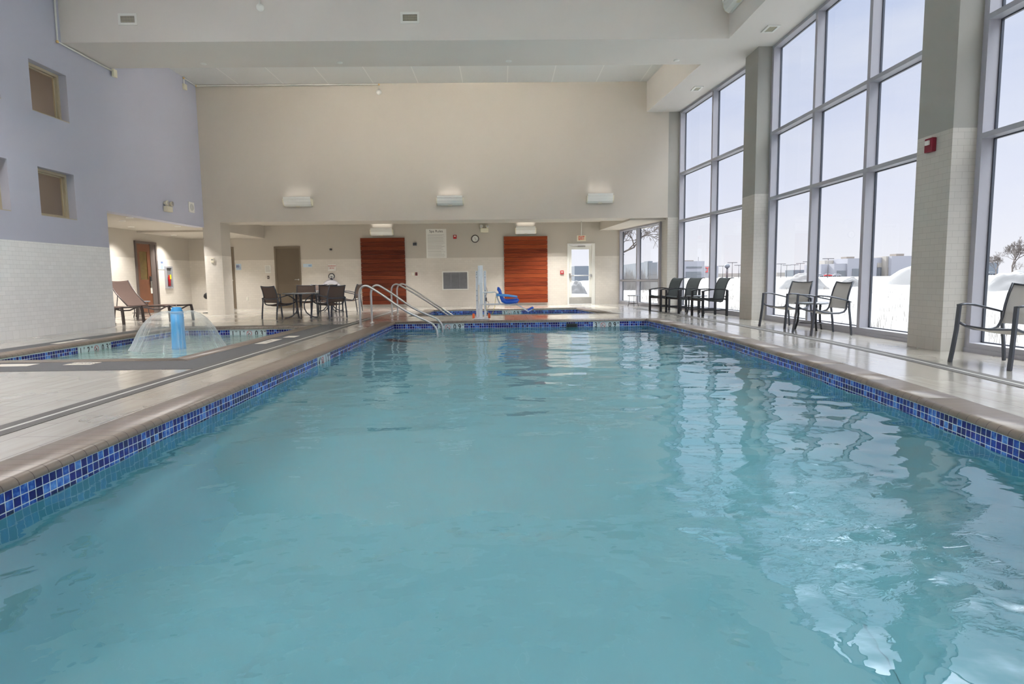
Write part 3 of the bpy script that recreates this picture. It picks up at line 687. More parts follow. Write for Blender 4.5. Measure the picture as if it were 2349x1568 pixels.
# ------------------------------------------------------------------ lamps on the walls (white sconces throwing light upwards)
def sconce_mesh(w):
    """half-trough body, open at the top; back on y=0 plane, faces -y"""
    mb = MB(); prof = [(0, 0.0), (-0.06, 0.0), (-0.13, 0.045), (-0.165, 0.12), (-0.17, 0.19), (-0.19, 0.20), (-0.19, 0.255), (-0.17, 0.255), (-0.15, 0.20), (-0.14, 0.12), (-0.11, 0.06), (-0.05, 0.02), (0, 0.02)]
    n = len(prof); vs = [(-w/2, y, z) for y, z in prof]+[(w/2, y, z) for y, z in prof]
    mb.add(vs, [[k, (k+1) % n, n+(k+1) % n, n+k] for k in range(n)]); return mb
def sconce(name, loc, rz, label, w=0.76, power=26, grp='white trough uplights on the walls'):
    r = empty(name, loc, rz, label, 'wall lamp', grp)
    sconce_mesh(w).build('lamp_body', M['white'], r)
    for s in (-1, 1):
        e = MB()
        x0 = s*(w/2); x1 = s*(w/2+0.03)
        pts = [(0, 0.01), (-0.06, 0.01), (-0.125, 0.05), (-0.16, 0.12), (-0.175, 0.2), (0, 0.2)]
        n = len(pts); vs = [(x0, y, z) for y, z in pts]+[(x1, y, z) for y, z in pts]
        e.add(vs, [list(range(n)), [n+i for i in range(n)][::-1]]+[[i, (i+1) % n, n+(i+1) % n, n+i] for i in range(n)])
        e.build('end_cap', M['cream'], r)
    MB().tube([(-w/2+0.05, -0.08, 0.10), (w/2-0.05, -0.08, 0.10)], 0.013, 8).build('lamp_tube', M['lamp'], r)
    MB().box(-0.05, 0.05, -0.10, -0.03, -0.015, 0.005).build('mounting_plate', M['cream'], r)
    L = bpy.data.lights.new('uplight', 'AREA'); L.shape = 'RECTANGLE'; L.size = w*0.9; L.size_y = 0.10; L.energy = power; L.color = (1.0, 0.965, 0.92)
    L.spread = 1.5; lo = bpy.data.objects.new('uplight', L); COL.objects.link(lo); lo.parent = r; lo.location = (0, -0.10, 0.235); lo.rotation_euler = (PI-0.35, 0, 0)
    return r
PW = 0.25; PB = 120
sconce('wall_uplight', (-5.765, YU, 3.07), 0, 'left of the three white wall lamps on the high beige wall', power=PW)
sconce('wall_uplight', (-1.43, YU, 3.06), 0, 'middle of the three white wall lamps on the high beige wall', w=0.72, power=PW)
sconce('wall_uplight', (2.88, YU, 3.08), 0, 'right of the three white wall lamps on the high beige wall', w=0.72, power=PW)
sconce('wall_uplight', (-4.15, YB, 2.50), 0, 'white wall lamp above the darker left wooden panel', w=0.74, power=0.4)
sconce('wall_uplight', (0.89, YB, 2.50), 0, 'white wall lamp above the redder right wooden panel', w=0.68, power=0.4)
sconce('wall_uplight', (4.57, 12.15, 6.04), -PI/2, 'white lamp high on the soffit in the upper right corner', w=1.1, power=PW)
for yy in (8.2, 3.6, -0.5):  # added lamps out of view on both sides, brightening the hall
    sconce('wall_uplight', (4.59, yy, 5.85), -PI/2, 'added unseen lamp on the window-side soffit', w=1.1, power=PB*2.0, grp='added soffit lamps out of view')
    sconce('wall_uplight', (XW, yy, 5.3), PI/2, 'added unseen lamp on the blue wall', w=1.1, power=PB*1.5, grp='added blue wall lamps out of view')
for xx in (-5.4, -3.0, -0.6, 1.8): sconce('wall_uplight', (xx, 14.35, 5.80), PI, 'added hidden lamp on the rear face of the big beam', w=1.1, power=PB*0.55, grp='added fill lamps on the rear face of the beam')  # added behind the beam to brighten the far ceiling and upper wall

# ------------------------------------------------------------------ vents and ceiling fittings
def wall_vent(name, loc, rot, w, h, label, grp, n=12):
    r = empty(name, loc, 0, label, 'vent', grp); r.rotation_euler = rot; t = 0.045
    MB().box(-w/2, w/2, -0.02, 0, 0, t).box(-w/2, w/2, -0.02, 0, h-t, h).box(-w/2, -w/2+t, -0.02, 0, t, h-t).box(w/2-t, w/2, -0.02, 0, t, h-t).build('vent_frame', M['white'], r)
    B(-w/2+t, w/2-t, -0.006, -0.001, t, h-t).build('vent_backing', M['vent_dark'], r)
    g = MB()
    for i in range(1, n): x = -w/2+t+(w-2*t)*i/n; g.box(x-0.0018, x+0.0018, -0.012, -0.007, t, h-t)
    for i in range(1, n//2+2): z = t+(h-2*t)*i/(n//2+2); g.box(-w/2+t, w/2-t, -0.011, -0.007, z-0.0018, z+0.0018)
    g.build('grille', M['cream'], r); return r
wall_vent('air_vent', (-7.18, 12.85, 5.935), (0, 0, 0), 0.36, 0.215, 'left of two white square grilles on the big beam', 'grilles on the beam face')
wall_vent('air_vent', (-1.71, 12.85, 5.935), (0, 0, 0), 0.37, 0.215, 'right of two white square grilles on the big beam', 'grilles on the beam face')
wall_vent('air_vent', (5.20, 12.52, ZS), (PI/2, 0, 0), 0.24, 0.34, 'white grille in the soffit nearest the upper right corner', 'grilles in the window soffit')
wall_vent('air_vent', (4.97, 16.28, ZS), (PI/2, 0, 0), 0.22, 0.34, 'white grille in the soffit above the far windows', 'grilles in the window soffit')
# large return grille on the back wall
r = empty('return_grille', (-1.62, YB, 0.565), 0, 'large grey louvred grille in a white frame on the tiled back wall', 'vent')
w, h, t = 0.93, 0.665, 0.04
MB().box(-w/2, w/2, -0.025, 0, 0, t).box(-w/2, w/2, -0.025, 0, h-t, h).box(-w/2, -w/2+t, -0.025, 0, t, h-t).box(w/2-t, w/2, -0.025, 0, t, h-t).build('vent_frame', M['white'], r)
g = MB()
for i in range(26):
    z = t+(h-2*t)*(i+0.5)/26; g.add([(-w/2+t, -0.018, z-0.009), (w/2-t, -0.018, z-0.009), (w/2-t, -0.002, z+0.009), (-w/2+t, -0.002, z+0.009)], [(0, 1, 2, 3)])
g.box(-0.155, -0.149, -0.02, 0, t, h-t).box(0.149, 0.155, -0.02, 0, t, h-t)
g.build('louvres', pmat('grey_louvre', srgb(186, 188, 194), 0.4, 0.2, var=0.15, vscale=8), r); B(-w/2+t, w/2-t, -0.0015, -0.0005, t, h-t).build('vent_backing', M['vent_dark'], r)

def ceil_disc(loc, rad, label, grp, name='ceiling_sprinkler', cat='sprinkler'):
    r = empty(name, loc, 0, label, cat, grp)
    MB().lathe([(rad, 0), (rad, -0.01), (rad*0.7, -0.018), (0.001, -0.02)], (0, 0, 0), 16).build('cover', M['white'], r); return r
for u, v, l in [(467, 146, 'leftmost small white disc under the big beam'), (779, 143, 'second small white disc from left under the beam'), (1167, 140, 'third small white disc from left under the beam'), (1552, 138, 'rightmost small white disc under the big beam')]:
    p = atZ(u, v, ZS); ceil_disc((p.x, p.y, ZS), 0.065, l, 'sprinkler covers under the beam')
def downlight(loc, label, power=32):
    r = empty('recessed_downlight', loc, 0, label, 'ceiling lamp', 'round lamps in the low ceilings')
    MB().lathe([(0.085, 0), (0.085, -0.006), (0.065, -0.008), (0.06, 0.0)], (0, 0, 0), 20).build('trim_ring', M['white'], r)
    MB().disc((0, 0, -0.003), 0.06, 16).build('lens', M['lamp'], r)
    L = bpy.data.lights.new('downlight', 'AREA'); L.shape = 'DISK'; L.size = 0.22; L.spread = 1.9; L.energy = power; L.color = (1, 0.97, 0.93)
    lo = bpy.data.objects.new('downlight', L); COL.objects.link(lo); lo.parent = r; lo.location = (0, 0, -0.02)
for (x, y, z), l in [((-8.89, 15.38, 2.51), 'alcove ceiling lamp nearest the blue wall edge'), ((-9.5, 16.1, 2.51), 'alcove ceiling lamp left of the others'), ((-10.3, 17.86, 2.51), 'alcove ceiling lamp closest to the wooden door'),
                     ((-9.03, 17.88, 2.51), 'alcove ceiling lamp near the tiled column'), ((-10.43, 20.39, 2.455), 'alcove ceiling lamp farthest back at left'), ((-9.3, 20.8, 2.455), 'low ceiling lamp seen just right of the column'),
                     ((-6.33, 20.0, 2.89), 'recess ceiling lamp above the dining tables'), ((-3.4, 20.0, 2.89), 'recess ceiling lamp near the left wood panel'), ((0.27, 20.0, 2.89), 'recess ceiling lamp near the right wood panel'), ((1.9, 20.9, 2.89), 'recess ceiling lamp near the exit sign')]:
    downlight((x, y, z), l, 24 if x < -8 else 50)

def fill_panel(x, y, e):  # fill light added in the unseen part of the ceiling
    r = empty('added_fill_panel', (x, y, ZC), 0, 'added unseen fill panel in the high ceiling', 'ceiling lamp', 'added ceiling fill panels')
    MB().box(-0.64, 0.64, -0.64, -0.60, -0.02, 0).box(-0.64, 0.64, 0.60, 0.64, -0.02, 0).box(-0.64, -0.60, -0.60, 0.60, -0.02, 0).box(0.60, 0.64, -0.60, 0.60, -0.02, 0).build('panel_frame', M['white'], r)
    B(-0.60, 0.60, -0.60, 0.60, -0.008, -0.002).build('diffuser', M['lamp'], r)
    L = bpy.data.lights.new('panel_fill', 'AREA'); L.shape = 'SQUARE'; L.size = 1.18; L.energy = e; L.spread = 2.0; L.color = (1, 0.975, 0.95)
    lo = bpy.data.objects.new('panel_fill', L); COL.objects.link(lo); lo.parent = r; lo.location = (0, 0, -0.025)
PE = 30
for x in (-6.8, -2.2):
    for y in (-1.6, 3.4, 8.4): fill_panel(x, y, PE*(2.5 if x < -5 else 1.0))

# white conduit runs and detectors
def conduit(name, pts, label, end=None):
    r = empty(name, pts[0], 0, label, 'conduit')
    q = [Vector(p)-Vector(pts[0]) for p in pts]
    MB().tube(q, 0.018, 8).build('pipe', M['white'], r)
    for p in q[1:-1]: MB().lathe([(0.001, -0.026), (0.02, -0.022), (0.026, 0), (0.02, 0.022), (0.001, 0.026)], p, 10).build('elbow', M['brass'], r)
    if end == 'box': x, y, z = q[-1]; MB().box(x-0.0, x+0.05, y-0.02, y+0.10, z-0.12, z+0.04).build('junction_box', M['cream'], r)
    return r
conduit('conduit_pipe', [(-8.47, 12.72, ZC), (-8.47, 12.70, 5.585), (-8.47, 14.40, 5.585)], 'white pipe bending down the blue wall to under the beam', 'box')
conduit('conduit_pipe', [(-8.47, 17.62, 6.26), (-8.47, 17.62, 6.42), (-8.47, YU-0.03, 6.42), (-3.36, YU-0.03, 6.42), (-3.36, YU-0.03, 6.30)], 'white pipe along the top of the high beige wall')
tag(MB().box(-8.5, -8.44, 17.58, 17.72, 6.13, 6.27).build('junction_box', M['cream']), 'cream box high on the blue wall near the corner', 'junction box')
def detector(loc, label, drop):
    r = empty('smoke_detector', loc, 0, label, 'detector', 'round white detectors high up')
    MB().lathe([(0.001, -0.07), (0.05, -0.065), (0.072, -0.03), (0.075, 0)], (0, 0, 0), 20, 'y').build('housing', M['white'], r)
    if drop: MB().tube([(0, -0.03, 0.05), (0, -0.03, drop)], 0.017, 8).build('pipe', M['white'], r)
detector((-3.373, YU, 6.22), 'white detector ball at the top of the high beige wall', None)
detector((-4.61, 12.85, 6.25), 'white detector ball on the beam near the top edge', 0.2)

# emergency lights
def emlight(loc, rz, label):
    r = empty('emergency_light', loc, rz, label, 'emergency light', 'twin-head emergency lights')
    B(-0.14, 0.14, -0.10, 0, 0, 0.14).build('housing', M['cream'], r, bevel=0.012)
    for s in (-1, 1):
        h = MB().lathe([(0.02, 0.06), (0.045, 0.03), (0.062, -0.02), (0.062, -0.045), (0.001, -0.05)], (s*0.11, -0.07, 0.21), 18, 'y').tube([(s*0.07, -0.05, 0.13), (s*0.11, -0.05, 0.19)], 0.012, 6)
        hd = h.build('lamp_head', M['cream'], r); MB().lathe([(0.05, -0.051), (0.03, -0.058), (0.001, -0.06)], (s*0.11, -0.07, 0.21), 18, 'y').build('lens', M['steel'], hd)
emlight((-0.56, YB, 2.57), 0, 'cream twin-head emergency light above the clock')
emlight((XW, 16.33, 2.74), PI/2, 'cream twin-head emergency light on the blue wall')
r = empty('wall_speaker', (XW, 17.64, 3.0), PI/2, 'square white speaker with round grille on the blue wall', 'speaker')
B(-0.15, 0.15, -0.02, 0, -0.14, 0.14).build('faceplate', M['white'], r, bevel=0.004); MB().lathe([(0.095, 0.0), (0.095, -0.004), (0.001, -0.006)], (0, -0.02, 0), 24, 'y').build('grille', M['greyink'] if False else pmat('pale_grey_mesh', srgb(200, 200, 196), 0.6), r)

# ------------------------------------------------------------------ back wall objects
def wood_panel(x0, x1, mat, label):
    r = empty('wood_slat_panel', ((x0+x1)/2, YB, 0.085), 0, label, 'wood panel'); w = x1-x0; mb = MB(); n = 16; hh = 2.335
    for i in range(n):
        z = hh*i/n; mb.box(-w/2, w/2, -0.075, -0.045, z+0.004, z+hh/n-0.004)
    mb.build('planks', mat, r, bevel=0.003)
    B(-w/2+0.03, w/2-0.03, -0.045, 0, 0.02, hh-0.02).build('backing_board', M['vent_dark'], r)
wood_panel(-4.91, -3.365, M['wood1'], 'large dark red-brown wooden panel behind the pool hand rails')
wood_panel(0.116, 1.65, M['wood2'], 'large bright red-brown wooden panel behind the pool lift')
def board(name, x0, x1, z0, z1, mat, label, cat='sign', Y=None):
    Y = YB if Y is None else Y
    r = empty(name, ((x0+x1)/2, Y, (z0+z1)/2), 0, label, cat); w, h = (x1-x0)/2, (z1-z0)/2
    B(-w, w, -0.01, 0, -h, h).build('board', mat, r, bevel=0.002); return r, w, h
def lines(parent, x0, x1, zs, t, mat, jit=0.25):
    mb = MB()
    for z in zs: mb.box(x0, x1-(x1-x0)*random.random()*jit, -0.0115, -0.0105, z-t/2, z+t/2)
    mb.build('text_lines', mat, parent)
r, w, h = board('spa_rules_sign', -2.615, -1.903, 1.695, 2.708, M['paper'], 'tall white Spa Rules board on the back wall')
text('heading', 'Spa Rules', 0.125, (0, -0.0115, h-0.08), RY, M['ink'], r)
zs = []; z = h-0.19
for n_ in (3, 4, 4, 2, 6, 1, 2, 1, 2, 1, 2):
    for _ in range(n_): zs.append(z); z -= 0.0255
    z -= 0.012
lines(r, -w+0.05, w-0.04, [q for q in zs if q > -h+0.02], 0.008, M['paleink'])
r, w, h = board('emergency_sign', -6.094, -5.805, 1.288, 1.521, M['paper'], 'small white sign with red words above the life ring')
text('wording', 'FOR EMERGENCY', 0.062, (0, -0.0115, 0.055), RY, M['redink'], r, 0.58); text('wording', 'USE ONLY', 0.062, (0, -0.0115, -0.02), RY, M['redink'], r, 0.6)
r, w, h = board('restroom_sign', -9.31, -9.125, 1.36, 1.575, M['bluepaper'], 'small blue restroom sign with figures beside the left doorway')
ic = MB()
for x in (-0.055, -0.01):
    ic.disc((x, -0.0115, 0.07), 0.011, 12, 'y'); ic.box(x-0.015, x+0.015, -0.012, -0.011, 0.0, 0.055); ic.box(x-0.011, x+0.011, -0.012, -0.011, -0.04, 0.0)
ic.disc((0.038, -0.0115, 0.045), 0.009, 12, 'y'); ic.box(0.032, 0.044, -0.012, -0.011, -0.01, 0.03); ic.lathe([(0.022, -0.001), (0.022, 0.001), (0.016, 0.001), (0.016, -0.001)], (0.045, -0.0115, -0.02), 16, 'y')
ic.build('figures', M['blueink'], r); text('wording', 'RESTROOM', 0.03, (0, -0.0115, -0.075), RY, M['blueink'], r, 0.95)
r, w, h = board('notice_sheet', -8.30, -8.093, 1.24, 1.51, M['paper'], 'white printed notice left of the taupe door'); lines(r, -w+0.02, w-0.02, [h-0.03-0.024*i for i in range(9)], 0.008, M['greyink'])
r, w, h = board('door_sign', -6.956, -6.648, 1.43, 1.547, M['bluepaper'], 'narrow pale blue sign right of the taupe door'); lines(r, 0.03, w-0.01, [0.01, -0.02], 0.016, M['skyink'], 0.1)
# life ring on its bracket
r = empty('life_ring', (-5.975, YB, 0.615), 0, 'white life ring with rope hanging below the emergency sign', 'life ring')
R0, r0 = 0.285, 0.075; tor = MB(); nn, kk = 36, 14
pts = [(R0*math.cos(2*PI*i/nn), -0.09, R0*math.sin(2*PI*i/nn)) for i in range(nn)]
V = []; F = []
for i in range(nn):
    a = 2*PI*i/nn
    for k in range(kk):
        b = 2*PI*k/kk; rr = R0+r0*math.cos(b); V.append((rr*math.cos(a), -0.09+r0*0.8*math.sin(b), rr*math.sin(a)))
for i in range(nn):
    for k in range(kk): F.append([i*kk+k, i*kk+(k+1) % kk, ((i+1) % nn)*kk+(k+1) % kk, ((i+1) % nn)*kk+k])
tor.add(V, F, True).build('foam_ring', M['ring'], r)
rp = MB(); rp.tube([(-0.26, -0.10, 0.25), (-0.05, -0.08, 0.42), (0, -0.07, 0.45), (0.05, -0.08, 0.42), (0.27, -0.10, 0.22), (0.38, -0.10, 0.05)], 0.010, 6).build('rope', M['rope'], r)
for an in (45, 135, 225, 315):
    c = Vector((R0*math.cos(math.radians(an)), -0.09, R0*math.sin(math.radians(an)))); d = Vector((math.cos(math.radians(an+90)), 0, math.sin(math.radians(an+90))))
    MB().tube([c-d*0.02, c+d*0.02], r0*1.03, 14).build('rope_band', M['rope'], r)
r = empty('ring_bracket', (-5.975, YB, 1.04), 0, 'round dark and white bracket that the life ring hangs from', 'bracket')
MB().lathe([(0.11, 0), (0.11, -0.03), (0.085, -0.035)], (0, 0, 0.06), 20, 'y').build('disc', M['frame'], r); MB().lathe([(0.084, -0.02), (0.001, -0.04)], (0, 0, 0.06), 20, 'y').build('face', M['paper'], r)
MB().box(-0.03, 0.03, -0.05, 0, -0.14, 0.06).box(-0.07, 0.07, -0.06, -0.03, -0.14, -0.11).build('hook', M['frame'], r)
# clock
r = empty('wall_clock', (-0.891, YB, 2.351), 0, 'round dark-rimmed clock on the back wall', 'clock')
MB().lathe([(0.105, 0), (0.135, -0.005), (0.137, -0.03), (0.12, -0.04), (0.108, -0.03)], (0, 0, 0), 32, 'y').build('rim', M['bronze'], r)
MB().lathe([(0.109, -0.012), (0.001, -0.0125)], (0, 0, 0), 32, 'y').build('dial', M['paper'], r)
MB().box(-0.004, 0.004, -0.016, -0.014, 0, 0.055).build('hour_hand', M['ink'], r).rotation_euler = (0, -0.35, 0)
MB().box(-0.003, 0.003, -0.018, -0.016, 0, 0.05).build('minute_hand', M['ink'], r).rotation_euler = (0, 2.6, 0)
# alarm devices and switches
def smallbox(name, loc, w, h, d, mat, label, cat, rz=0.0, extra=None):
    r = empty(name, loc, rz, label, cat); B(-w/2, w/2, -d, 0, -h/2, h/2).build('housing', mat, r, bevel=min(w, h, d)*0.15)
    if extra: extra(r, w, h, d)
    return r
def strobe_x(r, w, h, d): B(-w*0.25, w*0.25, -d-0.02, -d, 0.0, h*0.32).build('strobe_lens', M['paper'], r, bevel=0.004)
def pull_x(r, w, h, d): MB().box(-w*0.3, w*0.3, -d-0.012, -d, h*0.05, h*0.25).box(-w*0.09, w*0.09, -d-0.012, -d, -h*0.3, h*0.1).build('pull_handle', M['paper'], r)
smallbox('fire_strobe', (-1.60, YB, 2.425), 0.115, 0.13, 0.05, M['red'], 'red fire alarm strobe between spa rules board and clock', 'fire alarm', 0, strobe_x)
smallbox('fire_pull_station', (2.165, YB, 1.139), 0.12, 0.13, 0.05, M['red'], 'red fire pull station beside the exit door', 'fire alarm', 0, pull_x)
smallbox('fire_strobe', (5.35, 7.83, 2.52), 0.14, 0.17, 0.06, M['darkred'], 'maroon alarm strobe on the dark nearest pier', 'fire alarm', -PI/2, strobe_x)
def cam_x(r, w, h, d): MB().lathe([(0.03, 0), (0.03, -0.05), (0.001, -0.055)], (0.03, -d, 0), 14, 'y').build('lens', M['ink'], r)
smallbox('security_camera', (-3.01, YB, 2.185), 0.13, 0.10, 0.10, M['frame'], 'dark grey camera box right of the dark wooden panel', 'camera', 0, cam_x)
smallbox('wall_sensor', (-5.966, YB, 2.037), 0.07, 0.06, 0.06, M['frame'], 'tiny grey sensor high above the emergency sign', 'sensor', 0, cam_x)
smallbox('wall_switch', (-8.20, YB, 1.09), 0.07, 0.11, 0.012, M['greyframe'], 'brown switch plate left of the taupe door', 'switch', 0, lambda r, w, h, d: B(-0.015, 0.015, -d-0.008, -d, -0.015, 0.015).build('button', M['paper'], r))
smallbox('wall_outlet', (-8.966, YB, 0.346), 0.075, 0.12, 0.012, M['paper'], 'white outlet low on the tile left of the taupe door', 'outlet', 0, lambda r, w, h, d: MB().box(-0.018, 0.018, -d-0.004, -d, 0.012, 0.045).box(-0.018, 0.018, -d-0.004, -d, -0.045, -0.012).build('socket', M['cream'], r))
smallbox('wall_switch', (-3.10, YB, 1.148), 0.11, 0.115, 0.012, M['cream'], 'cream switch plate right of the dark wooden panel', 'switch', 0, lambda r, w, h, d: B(-0.03, 0.03, -d-0.005, -d, -0.04, 0.04).build('rocker', M['paper'], r))
smallbox('wall_switch', (-2.99, YB, 1.148), 0.075, 0.115, 0.012, M['darkred'], 'dark red timer switch beside the cream switch plate', 'switch', 0, lambda r, w, h, d: B(-0.015, 0.015, -d-0.005, -d, -0.03, 0.03).build('rocker', M['bronze'], r))
p = atY(488, 597, YU); smallbox('thermostat', (p.x, YU, p.z), 0.09, 0.13, 0.035, M['cream'], 'cream control box on the tiled column', 'thermostat', 0, lambda r, w, h, d: B(-0.03, 0.03, -d-0.003, -d, 0.0, 0.04).build('display', M['greyink'], r))
# exit sign on a rod
r = empty('exit_sign', (2.82, 22.0, 2.21), 0, 'hanging EXIT sign with red letters above the glass door', 'sign')
B(-0.155, 0.155, -0.025, 0.025, 0, 0.20).build('housing', M['cream'], r, bevel=0.006); MB().tube([(0, 0, 0.2), (0, 0, 0.68)], 0.016, 8).build('rod', M['white'], r)
text('lettering', 'EXIT', 0.185, (0, -0.027, 0.10), RY, M['exitred'], r, 0.56, ext=0.003, bold=0.015)
# alcove wall things (face +x)
r = empty('fire_extinguisher_cabinet', (XA, 20.82, 0.76), PI/2, 'steel fire extinguisher cabinet right of the wooden door', 'cabinet')
MB().box(-0.22, 0.22, -0.05, 0, 0, 0.05).box(-0.22, 0.22, -0.05, 0, 0.67, 0.72).box(-0.22, -0.15, -0.05, 0, 0.05, 0.67).box(0.15, 0.22, -0.05, 0, 0.05, 0.67).build('cabinet_frame', M['alu'], r)
B(-0.15, 0.15, -0.006, -0.001, 0.05, 0.67).build('inner_back', pmat('grey_interior', srgb(140, 140, 146), 0.5), r); B(-0.15, 0.15, -0.045, -0.042, 0.05, 0.67).build('cabinet_glass', M['glass'], r)
ex = MB().lathe([(0.001, 0.08), (0.045, 0.08), (0.045, 0.34), (0.02, 0.40), (0.02, 0.44), (0.001, 0.44)], (0, -0.03, 0), 16).build('extinguisher', M['red'], r)
B(-0.04, 0.04, -0.082, -0.078, 0.30, 0.45).build('tag', pmat('yellow_tag', srgb(216, 214, 40), 0.5), ex)
r = empty('spa_notice', (XA, 20.42, 1.51), PI/2, 'pale blue notice on the alcove wall beside the wooden door', 'sign')
B(-0.17, 0.17, -0.01, 0, -0.135, 0.135).build('board', M['bluepaper'], r); lines(r, -0.02, 0.13, [0.10, 0.07], 0.02, M['blueink'], 0.1); lines(r, -0.02, 0.13, [0.0, -0.03, -0.06, -0.09], 0.014, M['skyink'], 0.2)

# ------------------------------------------------------------------ depth markers on the tile band
def marker(name, x, y, rot, items, W, label, axis, ztop=-0.055, h=0.152, sym='plain'):
    r = empty(name, (x, y, ztop), rot, label, 'depth marker', 'depth marker tiles on pool edges')
    pl = MB(); n = int(round(W/0.152)); 
    for i in range(n): pl.box(-W/2+i*W/n+0.002, -W/2+(i+1)*W/n-0.002, -0.012, -0.005, -h+0.002, -0.002)
    pl.build('tiles', M['bluepaper'] if False else pmat('pale_marker_tile', srgb(206, 218, 220), 0.15, var=0.03), r)
    for t_, px, sz in items:
        if t_ == 'NO':
            MB().lathe([(0.056, 0), (0.056, -0.002), (0.048, -0.002), (0.048, 0)], (px, -0.0125, -h/2), 28, 'y').box(px-0.05, px+0.05, -0.0146, -0.0126, -h/2-0.004, -h/2+0.004, Matrix.Translation((px, 0, -h/2)) @ Matrix.Rotation(0.78, 4, 'Y') @ Matrix.Translation((-px, 0, h/2))).build('symbol', M['redink'] if sym == 'plain' else M['brass'], r)
            MB().disc((px+0.016, -0.0125, -h/2+0.016), 0.009, 10, 'y').tube([(px+0.006, -0.013, -h/2+0.004), (px-0.024, -0.013, -h/2-0.022)], 0.006, 5).build('diver', M['ink'], r)
        else: text('digit', t_, sz, (px, -0.0125, -h/2+(0.04 if sz < 0.06 else 0)), (PI/2, 0, 0), M['ink'], r, 0.85, ext=0.001, bold=0.022)
    return r
IT9 = [('3', -0.235, 0.15), ('FT', -0.165, 0.045), ('NO', -0.075, 0.1), ('0', 0.085, 0.15), ('9', 0.195, 0.15), ('M', 0.27, 0.045)]
marker('depth_marker', -1.15, YF, 0, IT9, 0.608, 'depth tiles reading 3 FT 09 M behind the rail ends', 0)
marker('depth_marker', 2.385, YF, 0, IT9, 0.608, 'depth tiles reading 3 FT 09 M near the far right corner', 0)
IT12 = [('4', -0.235, 0.15), ('FT', -0.165, 0.045), ('NO', -0.075, 0.1), ('1', 0.085, 0.15), ('2', 0.195, 0.15), ('M', 0.27, 0.045)]
marker('depth_marker', XL, 8.51, PI/2, IT12, 0.608, 'depth tiles reading 4 FT 12 M on the left pool wall', 1)
marker('depth_marker', 3.485, 8.53, -PI/2-0.045, IT12, 0.66, 'depth tiles reading 4 FT 12 M on the right pool wall', 1, sym='brass')
marker('depth_marker', -5.32, KY1, 0, [('1', -0.31, 0.14), ('FT', -0.24, 0.04), ('1', -0.16, 0.14), ('IN', -0.08, 0.04), ('NO', 0.03, 0.1), ('0', 0.18, 0.14), ('3', 0.29, 0.14), ('M', 0.355, 0.04)], 0.76, 'depth tiles reading 1 FT 1 IN on the wading pool far wall', 0)
marker('depth_marker', KX0, 10.43, PI/2, [('1', -0.36, 0.14), ('FT', -0.27, 0.04), ('2', -0.17, 0.14), ('IN', -0.08, 0.04), ('NO', 0.03, 0.1), ('0', 0.2, 0.14), ('3', 0.32, 0.14), ('M', 0.39, 0.04)], 0.84, 'depth tiles reading 1 FT 2 IN on the wading pool left wall', 0)
marker('depth_marker', 0.325, SY1, 0, IT9, 0.608, 'depth tiles with red symbol on the far spa wall', 0)
# skimmer mouth in the far wall
r = empty('skimmer', (1.60, YF, -0.13), 0, 'dark skimmer opening in the blue tiles of the far pool wall', 'skimmer')
MB().box(-0.13, 0.13, -0.02, -0.006, 0.025, 0.04).box(-0.13, 0.13, -0.02, -0.006, -0.06, -0.045).box(-0.13, -0.11, -0.02, -0.006, -0.045, 0.025).box(0.11, 0.13, -0.02, -0.006, -0.045, 0.025).build('surround', M['frame'], r)
B(-0.11, 0.11, -0.010, -0.007, -0.045, 0.025).build('opening', M['black'], r)
# painted deck tiles
def decktile(x, y, w, d, rz, txt, label):
    r = empty('deck_marker', (x, y, 0.003), rz, label, 'deck marker', 'white depth tiles set in the deck')
    B(-w/2, w/2, -d/2, d/2, 0, 0.003).build('tile', pmat('ivory_tile', srgb(210, 204, 192), 0.4, var=0.03), r)
    if txt: text('wording', txt, min(w, d)*0.45, (0, 0, 0.0035), (0, 0, PI/2 if d > w else 0), M['bronze'], r, 0.8, ext=0.0004)
decktile(-3.69, 9.92, 0.17, 0.72, 0, '1 FT 1 IN', 'white lettered tile in grey paving right of wading pool')
decktile(-3.60, 10.72, 0.19, 0.30, 0, None, 'blank white tile in grey paving right of wading pool')
decktile(-4.99, 7.46, 0.32, 0.21, 0, 'NO DIVING', 'white lettered tile in grey paving in front of wading pool')
decktile(-5.75, 7.40, 0.45, 0.21, 0, None, 'blank white tile in grey paving at left picture edge')
decktile(-7.12, 10.4, 0.14, 0.75, 0, '1 FT 2 IN', 'white lettered tile left of the wading pool')
for b_, y_ in [('4', 8.28), ('FT', 8.42), ('IN', 8.62)]:
    tag(text('deck_lettering', b_, 0.10, (-2.86, y_, 0.0015), (0, 0, PI/2), M['greyink'], None, 0.8, ext=0.0004), 'faint painted lettering on the cream deck by the left pool edge', 'lettering', 'faint deck lettering')

